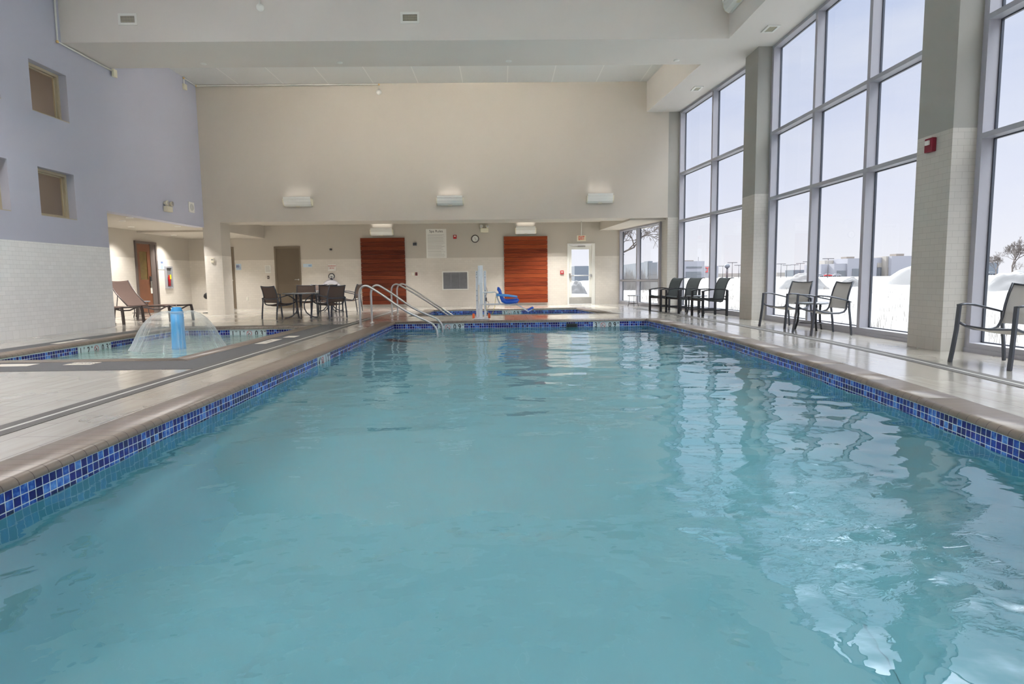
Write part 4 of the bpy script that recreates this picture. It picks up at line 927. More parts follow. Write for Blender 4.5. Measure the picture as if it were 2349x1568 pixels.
# ------------------------------------------------------------------ fountain
r = empty('bubbler_fountain', (-5.515, 10.716, -0.42), 0, 'bright blue cylindrical fountain post standing in the wading pool', 'fountain')
MB().lathe([(0.001, 0.0), (0.118, 0.0), (0.116, 0.12), (0.108, 0.35), (0.103, 0.62), (0.100, 0.845), (0.001, 0.845)], (0, 0, 0), 32).build('sleeve', M['bubbler'], r)
MB().lathe([(0.092, 0.835), (0.104, 0.852), (0.102, 0.868), (0.088, 0.90), (0.076, 0.935), (0.062, 0.953), (0.001, 0.957)], (0, 0, 0), 32).build('cap', M['bubbler'], r)
MB().tube([(0, 0, 0.95), (0, 0, 0.99)], 0.004, 6).build('bolt', M['steel'], r)
def sheetmat():
    m, nt, out = newmat('falling_water_sheet'); g = NG(nt)
    tc = g.n('ShaderNodeTexCoord'); sx = g.n('ShaderNodeSeparateXYZ'); g.l(tc.outputs['Object'], sx.inputs[0])
    ang = g.math('ARCTAN2', sx.outputs[1], sx.outputs[0])
    cb = g.n('ShaderNodeCombineXYZ'); g.l(g.math('MULTIPLY', ang, 16.0), cb.inputs[0]); g.l(g.math('MULTIPLY', sx.outputs[2], 1.3), cb.inputs[1])
    nz = g.noise(cb.outputs[0], 1.0, 4, 0.65)
    low = g.n('ShaderNodeMapRange'); g.l(sx.outputs[2], low.inputs[0]); low.inputs['From Min'].default_value = 0.02; low.inputs['From Max'].default_value = 0.55; low.inputs['To Min'].default_value = 0.14; low.inputs['To Max'].default_value = 0.0
    k = g.math('ADD', g.math('MULTIPLY', g.math('MAXIMUM', g.math('SUBTRACT', nz.outputs['Fac'], 0.48), 0.0), 1.0), low.outputs[0])
    t = g.n('ShaderNodeBsdfTransparent'); t.inputs[0].default_value = (0.97, 0.98, 0.98, 1)
    d = g.n('ShaderNodeBsdfPrincipled'); d.inputs['Base Color'].default_value = (0.85, 0.88, 0.88, 1); d.inputs['Roughness'].default_value = 0.25
    lw = g.n('ShaderNodeLayerWeight'); lw.inputs[0].default_value = 0.35
    k2 = g.math('ADD', k, g.math('MULTIPLY', g.math('POWER', lw.outputs['Facing'], 2.0), 0.75))
    mx = g.n('ShaderNodeMixShader'); g.l(g.math('MINIMUM', k2, 0.85), mx.inputs[0]); g.l(t.outputs[0], mx.inputs[1]); g.l(d.outputs[0], mx.inputs[2])
    g.l(mx.outputs[0], out.inputs[0]); return m
def dome(u, v):
    a = 2*PI*v; prof = [(0.103, 0.600), (0.16, 0.622), (0.25, 0.622), (0.36, 0.575), (0.45, 0.50), (0.52, 0.41), (0.58, 0.31), (0.635, 0.19), (0.685, 0.08), (0.74, -0.005)]
    f = u*(len(prof)-1); i = min(int(f), len(prof)-2); t = f-i; rr = prof[i][0]*(1-t)+prof[i+1][0]*t; h = prof[i][1]*(1-t)+prof[i+1][1]*t
    wob = 1+0.035*noise.noise(Vector((math.cos(a)*3, math.sin(a)*3, u*2)))*u
    return (rr*wob*math.cos(a), rr*wob*math.sin(a), h)
d = MB().grid(dome, 40, 120).build('water_dome', sheetmat()); d.location = (-5.515, 10.716, -0.155)
tag(d, 'clear dome of water falling around the blue fountain post', 'water', kind='stuff')

# ------------------------------------------------------------------ hand rails
def rail(x, y, pts, label, rad=0.024):
    r = empty('pool_hand_rail', (x, y, 0), 0, label, 'hand rail', 'stainless hand rails into the pools')
    P = [Vector(p) for p in pts]; out = []
    for i in range(len(P)-1):           # Catmull-Rom smoothing
        p0, p1, p2, p3 = P[max(i-1, 0)], P[i], P[i+1], P[min(i+2, len(P)-1)]
        for k in range(6):
            t = k/6; out.append(0.5*((2*p1)+(p2-p0)*t+(2*p0-5*p1+4*p2-p3)*t*t+(3*p1-p0-3*p2+p3)*t**3))
    out.append(P[-1]); MB().tube(out, rad, 12).build('rail_tube', M['steel'], r)
    MB().lathe([(0.024, 0.03), (0.04, 0.015), (0.055, 0.003), (0.055, 0.0)], (0, 0, 0), 20).build('escutcheon', M['steel'], r)
def railpts(L, zend, dy):
    return [(0, 0, -0.05), (0, 0, 0.25), (0.0, 0, 0.5), (0.0, 0, 0.66), (0.03, dy*.02, 0.77), (0.09, dy*.06, 0.825), (0.17, dy*.1, 0.832), (0.26, dy*.16, 0.79), (0.5, dy*.3, 0.64), (0.95, dy*.6, 0.335), (L-0.16, dy*.92, zend+0.14), (L-0.07, dy*.97, zend+0.07), (L-0.01, dy, zend-0.03), (L+0.005, dy, zend-0.25), (L+0.005, dy, zend-0.6)]
rail(-2.93, 12.99, railpts(1.62, -0.05, -0.33), 'front steel hand rail at the pool steps')
rail(-2.90, 14.01, railpts(1.60, -0.03, -0.33), 'rear steel hand rail at the main pool steps')
def sparail(L): return [(0, 0, -0.05), (0, 0, 0.25), (0, 0, 0.5), (0, 0, 0.66), (0.03, 0, 0.77), (0.09, 0, 0.825), (0.17, 0.01, 0.832), (0.26, 0.02, 0.79), (0.5, 0.08, 0.64), (0.95, 0.2, 0.34), (L, 0.3, 0.0), (L+0.22, 0.34, -0.16), (L+0.4, 0.38, -0.3)]
rail(-2.873, 16.447, sparail(1.42), 'nearer of the two hand rails entering the spa', 0.022)
rail(-2.892, 17.463, [(x, -y*0.3, z) for x, y, z in sparail(1.46)], 'farther of the two hand rails entering the spa', 0.022)

# ------------------------------------------------------------------ pool lift
r = empty('pool_lift', (-0.475, 14.80, 0.006), 0, 'white pool access lift with blue seat on the far pool edge', 'pool lift')
B(-0.185, 0.185, -0.20, 0.35, 0, 0.02).build('base_plate', M['liftwhite'], r, bevel=0.004)
for s, x in ((-1, -0.095), (1, 0.095)):
    MB().box(x-0.028, x+0.028, -0.03, 0.09, 0.02, 1.13).build('upright', M['liftwhite'], r, bevel=0.006)
    MB().lathe([(0.001, -0.028), (0.055, -0.026), (0.06, 0), (0.055, 0.026), (0.001, 0.028)], (s*0.185, -0.05, 0.075), 20, 'x').build('wheel', M['orange'], r)
mast = MB().box(-0.062, 0.0, -0.075, -0.02, 0.80, 1.25).box(-0.02, 0.052, -0.095, -0.03, 0.84, 1.255).box(-0.035, 0.045, -0.12, -0.06, 0.345, 0.86).box(-0.055, 0.03, -0.03, 0.03, 0.02, 0.42).build('mast', M['liftwhite'], r, bevel=0.006)
bl = MB()
for z in (0.98, 1.05, 1.10, 0.67, 0.55, 0.43): bl.lathe([(0.008, 0), (0.008, -0.012), (0.001, -0.013)], (0.10, -0.03, z), 8, 'y').lathe([(0.008, 0), (0.008, -0.012), (0.001, -0.013)], (-0.10, -0.03, z), 8, 'y')
bl.build('bolts', M['frame'], r)
MB().tube([(0.045, -0.08, 0.625), (0.335, -0.08, 0.627), (0.36, -0.08, 0.60), (0.41, -0.08, 0.39), (0.43, -0.08, 0.355)], 0.016, 8).tube([(0.04, -0.08, 0.345), (0.80, -0.08, 0.345)], 0.018, 8).tube([(0.34, -0.08, 0.56), (0.44, -0.08, 0.36)], 0.013, 6).build('arm_frame', M['liftwhite'], r)
def lseat(u, v):   # u along profile, v across
    prof = [(0.385, 0.695), (0.42, 0.69), (0.455, 0.62), (0.475, 0.53), (0.50, 0.46), (0.545, 0.415), (0.62, 0.405), (0.74, 0.41), (0.85, 0.425), (0.872, 0.40)]
    f = u*(len(prof)-1); i = min(int(f), len(prof)-2); t = f-i
    return (prof[i][0]*(1-t)+prof[i+1][0]*t, -0.29+v*0.42, prof[i][1]*(1-t)+prof[i+1][1]*t+0.03*(2*v-1)**2)
o = MB().grid(lseat, 30, 10).build('seat', M['blueplastic'], r); md = o.modifiers.new('t', 'SOLIDIFY'); md.thickness = 0.05; md.offset = 0
sd = MB()
for y in (-0.30, 0.14):
    sd.tube([(0.39, y, 0.69), (0.43, y, 0.66), (0.462, y, 0.58), (0.482, y, 0.50), (0.515, y, 0.43), (0.58, y, 0.395), (0.70, y, 0.395), (0.86, y, 0.41)], [0.018, 0.028, 0.036, 0.042, 0.046, 0.042, 0.038, 0.030], 12)
sd.build('seat_side', M['blueplastic'], r)
for y in (-0.33, 0.17): MB().tube([(0.365, y, 0.565), (0.42, y, 0.565), (0.62, y, 0.545), (0.85, y, 0.513)], [0.026, 0.026, 0.024, 0.018], 10).build('armrest', M['skyplastic'], r)
MB().tube([(0.78, -0.08, 0.375), (1.10, -0.08, 0.172), (1.19, -0.08, 0.215)], 0.014, 8).tube([(0.78, -0.16, 0.375), (1.10, -0.16, 0.172), (1.19, -0.16, 0.215)], 0.014, 8).build('footrest_bar', M['liftwhite'], r)
MB().box(-0.075, 0.075, -0.16, 0.16, -0.018, 0.018, Matrix.Translation((1.155, -0.12, 0.235)) @ Matrix.Rotation(-0.42, 4, 'Y')).build('footrest_pad', M['blueplastic'], r, bevel=0.012)
MB().tube([(0.10, -0.02, 0.50), (0.12, -0.03, 0.20), (0.18, -0.04, 0.11), (0.26, -0.04, 0.12), (0.32, -0.06, 0.30), (0.345, -0.07, 0.52)], 0.006, 6).build('hose', M['yellow'], r)
MB().tube([(0.11, 0.02, 0.80), (0.145, 0.02, 0.66), (0.12, 0.02, 0.55), (0.11, 0.02, 0.42), (0.17, 0.0, 0.40), (0.185, 0.0, 0.30), (0.14, 0.0, 0.24)], 0.005, 6).build('cable', M['bronze'], r)
B(0.10, 0.135, -0.03, 0.03, 0.42, 0.50).build('control_box', M['frame'], r)

# ------------------------------------------------------------------ furniture
def arm_chair(name, sling, frame=None):
    """stackable sling chair, faces +y; seat width 0.56"""
    fm = frame or M['frame']
    r = empty(name); RL = [(0.27, 0.425), (0.22, 0.392), (0.12, 0.358), (0.0, 0.343), (-0.12, 0.345), (-0.19, 0.365), (-0.225, 0.41), (-0.238, 0.48), (-0.255, 0.60), (-0.285, 0.72), (-0.33, 0.835)]
    xw = lambda k: 0.275 if k < 7 else 0.262-0.004*(k-7)
    for s in (-1, 1):
        MB().tube([(s*(0.30 if k == 0 else xw(k)), y, z) for k, (y, z) in enumerate(RL)], 0.0145, 8).build('side_rail', fm, r)
        MB().tube([(s*0.328, 0.335, 0.0), (s*0.322, 0.318, 0.12), (s*0.312, 0.292, 0.35), (s*0.308, 0.275, 0.62)], 0.024, 4, sx=0.75, sy=1.1).build('leg', fm, r)
        MB().tube([(s*0.285, -0.315, 0.0), (s*0.285, -0.295, 0.2), (s*0.287, -0.265, 0.42), (s*0.29, -0.262, 0.525)], 0.018, 4, sx=0.9, sy=1.1).build('leg', fm, r)
        MB().tube([(s*0.308, 0.285, 0.612), (s*0.322, 0.20, 0.622), (s*0.330, 0.08, 0.612), (s*0.325, -0.06, 0.582), (s*0.305, -0.20, 0.548), (s*0.275, -0.30, 0.518)], [0.02, 0.024, 0.026, 0.025, 0.022, 0.013], 8, sx=1.25, sy=0.5).build('arm', fm, r)
        MB().tube([(s*0.286, -0.262, 0.44), (s*0.262, -0.23, 0.44)], 0.009, 6).build('bracket', fm, r)
    def seat(u, v):
        pts = RL[1:6]; f = u*(len(pts)-1); i = min(int(f), len(pts)-2); t = f-i
        y = pts[i][0]*(1-t)+pts[i+1][0]*t; z = pts[i][1]*(1-t)+pts[i+1][1]*t; x = (v-0.5)*0.54
        return (x, y, z-0.028*(1-(2*v-1)**2))
    MB().grid(seat, 10, 10).build('seat', sling, r, solid=0.003)
    def back(u, v):
        pts = RL[6:]; f = u*(len(pts)-1); i = min(int(f), len(pts)-2); t = f-i
        y = pts[i][0]*(1-t)+pts[i+1][0]*t; z = pts[i][1]*(1-t)+pts[i+1][1]*t-0.012*u*(1-(2*v-1)**2); x = (v-0.5)*0.52
        return (x, y-0.012*(1-(2*v-1)**2), z)
    MB().grid(back, 10, 10).build('backrest', sling, r, solid=0.003)
    MB().tube([(-0.255+0.51*k/8, -0.33-0.014*math.sin(PI*k/8), 0.828-0.02*math.sin(PI*k/8)) for k in range(9)], 0.012, 8).build('top_rail', fm, r)
    MB().tube([(-0.28, -0.262, 0.52), (-0.15, -0.285, 0.51), (0, -0.29, 0.508), (0.15, -0.285, 0.51), (0.28, -0.262, 0.52)], 0.014, 4, sx=0.6, sy=1.3).build('back_bar', fm, r)
    MB().tube([(-0.27, 0.22, 0.392), (0, 0.225, 0.372), (0.27, 0.22, 0.392)], 0.010, 6).build('front_bar', fm, r)
    return r
def place(src, used, x, y, rz, label, cat, group):
    o = src if not used else copy_tree(src); o.location = (x, y, 0.0); o.rotation_euler = (0, 0, rz); tag(o, label, cat, group); return o
def face(dx, dy): return math.atan2(-dx, dy)     # +y of the chair turned towards (dx,dy)
cw = arm_chair('sling_arm_chair', M['sling_light'])
G1 = 'sling arm chairs along the window wall'
place(cw, False, 5.185, 6.30, face(-0.98, -0.18), 'nearest sling arm chair, cut by the right picture edge', 'chair', G1)
place(cw, True, 5.235, 11.37, face(-0.92, -0.28), 'left chair of the pair by the middle window', 'chair', G1)
place(cw, True, 5.18, 9.98, face(-1, 0.03), 'right chair of the pair by the middle window', 'chair', G1)
cd = arm_chair('sling_arm_chair', M['sling'])
G2 = 'brown sling chairs around the two dining tables'
place(cd, False, -5.66, 16.05, face(0.55, 0.85), 'brown sling chair at far left, back turned to the viewer', 'chair', G2)
place(cd, True, -4.40, 16.10, face(-0.90, 0.62), 'brown sling chair standing right of the nearer dining table', 'chair', G2)
place(cd, True, -5.60, 18.05, face(0.25, -1), 'brown sling chair behind the nearer dining table facing the viewer', 'chair', G2)
place(cd, True, -4.98, 18.30, face(-0.15, 1), 'brown sling chair between the two dining tables', 'chair', G2)
place(cd, True, -5.78, 20.15, face(0.4, -1), 'brown sling chair behind the farther dining table', 'chair', G2)
place(cd, True, -4.66, 19.30, face(-1, 0.05), 'brown sling chair in profile just left of the steel rail', 'chair', G2)

def high_back():
    r = empty('high_back_chair'); bm_ = M['black']
    for s in (-1, 1):
        MB().box(s*0.30-0.025, s*0.30+0.025, 0.27, 0.32, 0, 0.595).build('leg', bm_, r, bevel=0.005)
        MB().box(s*0.30-0.025, s*0.30+0.025, -0.33, -0.28, 0, 0.61).build('leg', bm_, r, bevel=0.005)
        MB().tube([(s*0.30, 0.325, 0.588), (s*0.30, 0.22, 0.612), (s*0.30, 0.05, 0.632), (s*0.30, -0.12, 0.635), (s*0.30, -0.31, 0.612)], 0.026, 4, sx=1.2, sy=0.65).build('arm', bm_, r)
        MB().box(s*0.30-0.015, s*0.30+0.015, -0.30, 0.30, 0.135, 0.165).build('stretcher', bm_, r)
        MB().box(s*0.285-0.012, s*0.285+0.012, -0.30, 0.30, 0.385, 0.415).build('seat_rail', bm_, r)
    MB().box(-0.30, 0.30, 0.275, 0.305, 0.36, 0.40).box(-0.30, 0.30, -0.32, -0.295, 0.45, 0.47).box(-0.30, 0.30, 0.285, 0.305, 0.14, 0.16).build('crossbar', bm_, r)
    PR = [(0.335, 0.425), (0.30, 0.44), (0.22, 0.43), (0.08, 0.395), (-0.06, 0.36), (-0.15, 0.335), (-0.205, 0.345), (-0.235, 0.40), (-0.25, 0.50), (-0.27, 0.62), (-0.305, 0.74), (-0.345, 0.83), (-0.39, 0.885), (-0.44, 0.905), (-0.485, 0.898)]
    def surf(a, b):
        pts = PR[a:b]
        def f(u, v):
            g = u*(len(pts)-1); i = min(int(g), len(pts)-2); t = g-i
            return ((v-0.5)*0.53, pts[i][0]*(1-t)+pts[i+1][0]*t, pts[i][1]*(1-t)+pts[i+1][1]*t-0.006*(1-(2*v-1)**2))
        return f
    MB().grid(surf(0, 7), 18, 8).build('seat', M['sling_dark'], r, solid=0.004); MB().grid(surf(6, 15), 24, 8).build('backrest', M['sling_dark'], r, solid=0.004)
    for s in (-1, 1): MB().tube([(s*0.268, y, z) for y, z in PR], 0.010, 6).build('sling_rail', bm_, r)
    return r
hb = high_back(); G3 = 'dark high-back chairs by the far windows'
place(hb, False, 4.50, 17.15, face(-0.97, -0.26), 'leftmost of the three dark high-back chairs by the far windows', 'chair', G3)
place(hb, True, 4.73, 16.28, face(-0.95, -0.28), 'middle of the three dark high-back chairs by the far windows', 'chair', G3)
place(hb, True, 4.99, 14.96, face(-0.98, -0.12), 'rightmost of the three dark high-back chairs by the far windows', 'chair', G3)

def dining_table(x, y, label, rz=0.3):
    r = empty('dining_table', (x, y, 0), rz, label, 'table', 'round dining tables')
    MB().lathe([(0.001, 0.652), (0.43, 0.652), (0.452, 0.640), (0.455, 0.628), (0.44, 0.622), (0.001, 0.622)], (0, 0, 0), 40).build('tabletop', M['tabletop'], r)
    for k in range(4):
        a = k*PI/2; c, s = math.cos(a), math.sin(a)
        P = [(0.36, 0.615), (0.24, 0.56), (0.13, 0.47), (0.08, 0.36), (0.085, 0.25), (0.13, 0.14), (0.22, 0.06), (0.32, 0.022), (0.40, 0.016)]
        MB().tube([(c*q, s*q, z) for q, z in P], 0.016, 8).build('leg', M['frame'], r)
    MB().lathe([(0.001, 0.615), (0.05, 0.615), (0.035, 0.55), (0.03, 0.36), (0.03, 0.30), (0.001, 0.30)], (0, 0, 0), 14).build('hub', M['frame'], r)
dining_table(-5.13, 16.10, 'round grey dining table nearer the viewer'); dining_table(-5.30, 19.45, 'round grey dining table farther back near the life ring', 0.75)
def side_table(x, y, rr, h, label, mat, three=True, lit=True):
    r = empty('side_table', (x, y, 0), 0.4, label, 'side table', 'small round side tables')
    MB().lathe([(0.001, h), (rr-0.01, h), (rr, h-0.008), (rr, h-0.026), (rr-0.01, h-0.03), (0.001, h-0.03)], (0, 0, 0), 32).build('tabletop', M['tabletop'], r)
    for k in range(3 if three else 4):
        a = k*2*PI/(3 if three else 4); c, s = math.cos(a), math.sin(a)
        P = [(rr*0.78, h-0.03), (rr*0.76, h*0.6), (rr*0.80, h*0.3), (rr*0.95, 0.0)]
        MB().tube([(c*q, s*q, z) for q, z in P], 0.017 if lit else 0.009, 6, sx=1.2, sy=0.8).build('leg', mat, r)
    MB().lathe([(rr*0.72, h*0.25), (rr*0.72, h*0.25+0.012), (rr*0.72-0.012, h*0.25+0.012), (rr*0.72-0.012, h*0.25), (rr*0.72, h*0.25)], (0, 0, 0), 28).build('ring', mat, r)
side_table(5.34, 10.68, 0.27, 0.48, 'round side table between the two middle-window chairs', M['black'])
side_table(4.90, 15.63, 0.26, 0.47, 'round side table between dark chairs by the far windows', M['black'])
side_table(4.27, 20.16, 0.20, 0.365, 'small thin-legged table by the farthest window', M['black'], lit=False)
side_table(-10.16, 17.75, 0.27, 0.445, 'round bronze side table behind the lounge chair', M['bronze'])

def lounger(name):
    """faces +x: head end at -x, foot end at x=0; hinge at x=-1.30"""
    r = empty(name); fm = M['bronze']; W = 0.31
    for s in (-1, 1):
        MB().tube([(-1.95, s*W, 0.28), (-1.3, s*W, 0.30), (-0.9, s*W, 0.315), (-0.62, s*W, 0.30), (-0.42, s*W, 0.262), (-0.25, s*W, 0.27), (-0.1, s*W, 0.33), (0.0, s*W, 0.352)], 0.017, 8).build('side_rail', fm, r)
        MB().tube([(0.0, s*(W+0.01), 0.36), (0.02, s*(W+0.015), 0.25), (0.035, s*(W+0.02), 0.0)], 0.030, 4, sx=0.9, sy=1.1).build('leg', fm, r)
        MB().tube([(-1.66, s*(W+0.01), 0.30), (-1.69, s*(W+0.015), 0.15), (-1.71, s*(W+0.02), 0.0)], 0.027, 4).build('leg', fm, r)
        MB().tube([(-1.30, s*(W-0.035), 0.33), (-1.62, s*(W-0.035), 0.60), (-1.78, s*(W-0.035), 0.78), (-1.88, s*(W-0.035), 0.93)], 0.014, 8).build('back_rail', fm, r)
    def seat(u, v):
        x = -1.30+u*1.30; z = 0.335+0.02*math.sin(u*PI)-0.012*(1-(2*v-1)**2)+0.01*u; return (x, (v-0.5)*0.58, z)
    MB().grid(seat, 16, 8).build('seat', M['sling_lounge'], r, solid=0.004)
    def back(u, v):
        P = [(-1.30, 0.335), (-1.45, 0.45), (-1.60, 0.58), (-1.71, 0.70), (-1.80, 0.82), (-1.88, 0.93)]; f = u*5; i = min(int(f), 4); t = f-i
        return (P[i][0]*(1-t)+P[i+1][0]*t, (v-0.5)*0.56, P[i][1]*(1-t)+P[i+1][1]*t-0.02*(1-(2*v-1)**2))
    MB().grid(back, 16, 8).build('backrest', M['sling_lounge'], r, solid=0.004)
    MB().tube([(-1.60, -0.27, 0.60), (-1.66, -0.27, 0.30)], 0.01, 6).tube([(-1.60, 0.27, 0.60), (-1.66, 0.27, 0.30)], 0.01, 6).build('strut', fm, r)
    MB().tube([(0, -W, 0.352), (0, W, 0.352)], 0.014, 8).build('crossbar', fm, r); MB().tube([(-1.3, -W, 0.3), (-1.3, W, 0.3)], 0.012, 8).build('crossbar', fm, r)
    return r
lg = lounger('lounge_chair'); G4 = 'bronze sling lounge chairs in the alcove'
lg.location = (-8.00, 15.72, 0); lg.rotation_euler = (0, 0, -0.40); lg.scale = (1.15, 1.0, 1.1); tag(lg, 'lounge chair with raised brown back beside the wooden door', 'lounge chair', G4)
l2 = copy_tree(lg); l2.location = (-8.72, 14.90, 0); l2.rotation_euler = (0, 0, -0.14); tag(l2, 'lounge chair mostly hidden behind the white tiled wall', 'lounge chair', G4)
o = MB().lathe([(0.001, -0.09), (0.05, -0.075), (0.09, -0.02), (0.075, 0.05), (0.03, 0.10), (0.001, 0.11)], (0, 0, 0), 16).build('black_bag', pmat('black_nylon', srgb(24, 22, 26), 0.6)); p = atY(474, 679, 19.6); o.location = (p.x, 19.6, p.z)
tag(o, 'small black bag edge showing left of the tiled column', 'bag'); 
bb = MB().tube([(p.x+0.02, 19.6, p.z-0.05), (p.x+0.02, 19.6, 0.0)], 0.012, 6).box(p.x-0.1, p.x+0.14, 19.5, 19.7, 0, 0.012).build('bag_stand', M['black']); tag(bb, 'thin black stand under the bag behind the column', 'stand')
p = atY(529, 720, 19.3); o = MB().tube([(p.x, 19.3, 0), (p.x, 19.3, 0.62)], 0.022, 8).lathe([(0.001, 0.0), (0.10, 0.0), (0.10, 0.015), (0.001, 0.02)], (p.x, 19.3, 0), 16).build('steel_post', M['frame']); tag(o, 'short grey metal post right of the tiled column', 'post')

# ------------------------------------------------------------------ outdoors
ZG = -0.32
def ground(u, v):
    x = 5.9+(u**2.6)*700; t = v*1.3-0.3; y = 12+math.copysign(abs(t)**2.0, t)*900
    d = max(0.0, min(1.0, (x-9)/18.0)); h = noise.noise(Vector((x*0.11, y*0.11, 0)))*0.34*d+noise.noise(Vector((x*0.5, y*0.5, 2)))*0.10*min(1, (x-5.9)/3)
    if x > 120: h *= 0.3
    return (x, y, ZG-0.05+h)
MB().grid(ground, 150, 460).build('snow_field', M['snow'])
tag(bpy.data.objects['snow_field'], 'snow covered field outside the windows', 'snow', kind='stuff')
def ground2(u, v):
    x = -60+u*65.9; y = 22.65+(v**1.8)*400; return (x, y, ZG+0.1+noise.noise(Vector((x*0.3, y*0.3, 5)))*0.15*min(1, (y-22.6)/3))
o = MB().grid(ground2, 40, 90).build('snow_field', M['snow']); tag(o, 'snow outside the glazed exit door', 'snow', kind='stuff')
def mound(u0, u1, vtop, vbase, D, label, skew=0.5, rough=0.35):
    """snow pile at distance D along y, seen between columns u0 and u1"""
    a, b, t = atY(u0, vbase, D), atY(u1, vbase, D), atY((u0+u1)/2, vtop, D); W = b.x-a.x; cx = (a.x+b.x)/2; Hh = t.z-ZG; dep = W*0.5
    def f(u, v):
        x = (u-0.5)*2; y = (v-0.5)*2; q = math.sqrt(x*x+y*y); k = max(0.0, 1-q*q)**1.2
        n_ = noise.noise(Vector((x*3+u0, y*3, 1)))*rough+noise.noise(Vector((x*8+u0, y*8, 1)))*rough*0.3
        return (cx+x*W/2+(skew-0.5)*W*k, D+y*dep/2, ZG-0.15+(Hh+0.15)*k*(1+n_*0.9))
    o = MB().grid(f, 44, 30).build('snow_pile', M['snow']); tag(o, label, 'snow pile', 'ploughed snow piles outside')
mound(1775, 1905, 629, 643, 60, 'broad ploughed snow pile seen between window chairs and pier')
mound(2010, 2260, 600, 645, 70, 'tall smooth snow pile beside the nearest pier', 0.5, 0.1)
mound(1915, 1985, 636, 645, 65, 'low snow pile before the white showroom building')
mound(2240, 2420, 622, 640, 45, 'lumpy snow pile seen through the nearest window')
mound(1296, 1352, 646, 654, 45, 'snow pile seen through the glass exit door')
# grass tufts
def tuft_field(name, label, pts, hmax, nb):
    mb = MB()
    for (x, y) in pts:
        for _ in range(nb):
            a = random.random()*2*PI; h = hmax*(0.4+0.6*random.random()); rr = random.random()*0.35; x0, y0 = x+rr*math.cos(a), y+rr*math.sin(a); lx, ly = (random.random()-0.5)*h*0.8, (random.random()-0.5)*h*0.8
            w = 0.002+0.00012*math.hypot(x, y)
            mb.add([(x0-w, y0, ZG-0.1), (x0+w, y0, ZG-0.1), (x0+lx*0.5+w*0.6, y0+ly*0.5, ZG+h*0.6), (x0+lx*0.5-w*0.6, y0+ly*0.5, ZG+h*0.6), (x0+lx, y0+ly, ZG+h)], [(0, 1, 2, 3), (3, 2, 4)])
    o = mb.build(name, M['grass']); tag(o, label, 'grass', kind='stuff')
pts = []
for _ in range(420):
    t = random.random(); x = 7.5+24*random.random()**1.3; y = 4+x*random.uniform(0.2, 4.2); pts.append((x, y))
tuft_field('dry_grass', 'sparse dry grass poking through the snow', pts, 0.32, 5)
# buildings
def bld(u0, u1, vt, vb, D, mat, depth, parent=None, name='wall_block', off=0.0):
    a, b = atY(u0, vt, D), atY(u1, vt, D); z1 = a.z
    return MB().box(a.x-off, b.x+off, D, D+depth, ZG-1, z1).build(name, mat, parent)
def rectY(mb, u0, u1, v0, v1, D): a, b = atY(u0, v0, D), atY(u1, v1, D); mb.box(a.x, b.x, D-0.3, D+0.2, b.z, a.z)
r = empty('slate_building', (0, 0, 0), 0, 'large slate-coloured building seen through the farthest window', 'building')
a = atY(1428, 607, 330); b = atY(1486, 600, 264); c = b
MB().prism([(a.x, a.y), (b.x, b.y), (b.x+14, 330), (a.x-4, 350)], ZG-1, b.z).build('main_block', M['bld_dark'], r)
bld(1487, 1497, 598.5, 640, 265, M['bld_dark'], 8, r, 'stair_tower'); q = MB(); rectY(q, 1488, 1507, 602, 637, 262); q.build('dark_facade', M['bld_glass'], r)
bld(1509, 1560, 600, 640, 300, M['bld_white'], 40, r, 'white_wing')
r = empty('striped_building', (0, 0, 0), 0, 'white two-storey building with grey window bands through the far window', 'building')
D = 380; bld(1560, 1616, 599, 640, D, M['bld_white'], 30, r, 'main_block'); bld(1560, 1591, 597, 640, D+5, M['bld_roof'], 10, r, 'roof_unit')
q = MB(); rectY(q, 1574, 1610, 611, 613.5, D); rectY(q, 1573, 1608, 623, 638, D); q.build('glazing', M['bld_glass'], r)
q = MB(); a = atY(1603, 599, D); q.tube([(a.x, D+1, a.z), (a.x, D+1, atY(1603, 589, D).z)], 0.15, 4).build('mast', M['pole'], r)
r = empty('sign_building', (0, 0, 0), 0, 'white building with a red emblem beside the striped one', 'building')
bld(1617, 1648, 610, 640, 400, M['bld_white'], 25, r, 'main_block')
q = MB(); rectY(q, 1618, 1626, 612.8, 614.2, 400); rectY(q, 1621.8, 1623.3, 614, 622, 400); rectY(q, 1618.5, 1623.3, 622, 624, 400); q.build('emblem', M['redink'], r)
r = empty('showroom_building', (0, 0, 0), 0, 'long white showroom building with garage doors behind the snow', 'building'); D = 350
bld(1884, 1915, 606, 640, D+6, M['bld_white'], 20, r, 'left_wing'); bld(1892, 1947, 597, 640, D+14, M['bld_warm'], 20, r, 'upper_block'); bld(1914, 1946, 604.5, 640, D, M['bld_white'], 20, r, 'low_block')
bld(1945, 2012, 592.5, 640, D-1, M['bld_white'], 22, r, 'garage_block'); bld(2012, 2040, 590.5, 640, D+4, M['bld_white'], 20, r, 'entry_block'); bld(2033, 2047, 587.5, 640, D, M['bld_warm'], 20, r, 'entry_tower'); bld(2046, 2110, 587, 640, D-3, M['bld_white'], 24, r, 'right_block')
bld(1942, 1960, 588.6, 640, D+8, M['bld_roof'], 6, r, 'roof_unit'); bld(2056, 2074, 581.8, 640, D+6, M['bld_roof'], 6, r, 'roof_unit')
for (u0, u1, v0, v1, dd) in [(1920, 1939, 620.5, 634, D), (1955, 1976, 616, 636, D-1)]:
    q = MB(); rectY(q, u0, u1, v0, v1, dd); q.build('garage_door', M['bld_glass'], r)
q = MB(); rectY(q, 2012, 2016, 614, 634, D+4); rectY(q, 2019, 2032, 614, 633, D+4); q.build('shop_window', M['bld_glass'], r); q = MB(); rectY(q, 2012, 2031, 603, 613, D+4); q.build('fascia', M['bld_warm'], r)
q = MB(); rectY(q, 2037, 2042, 613, 632, D); q.build('doorway', M['bld_roof'], r)
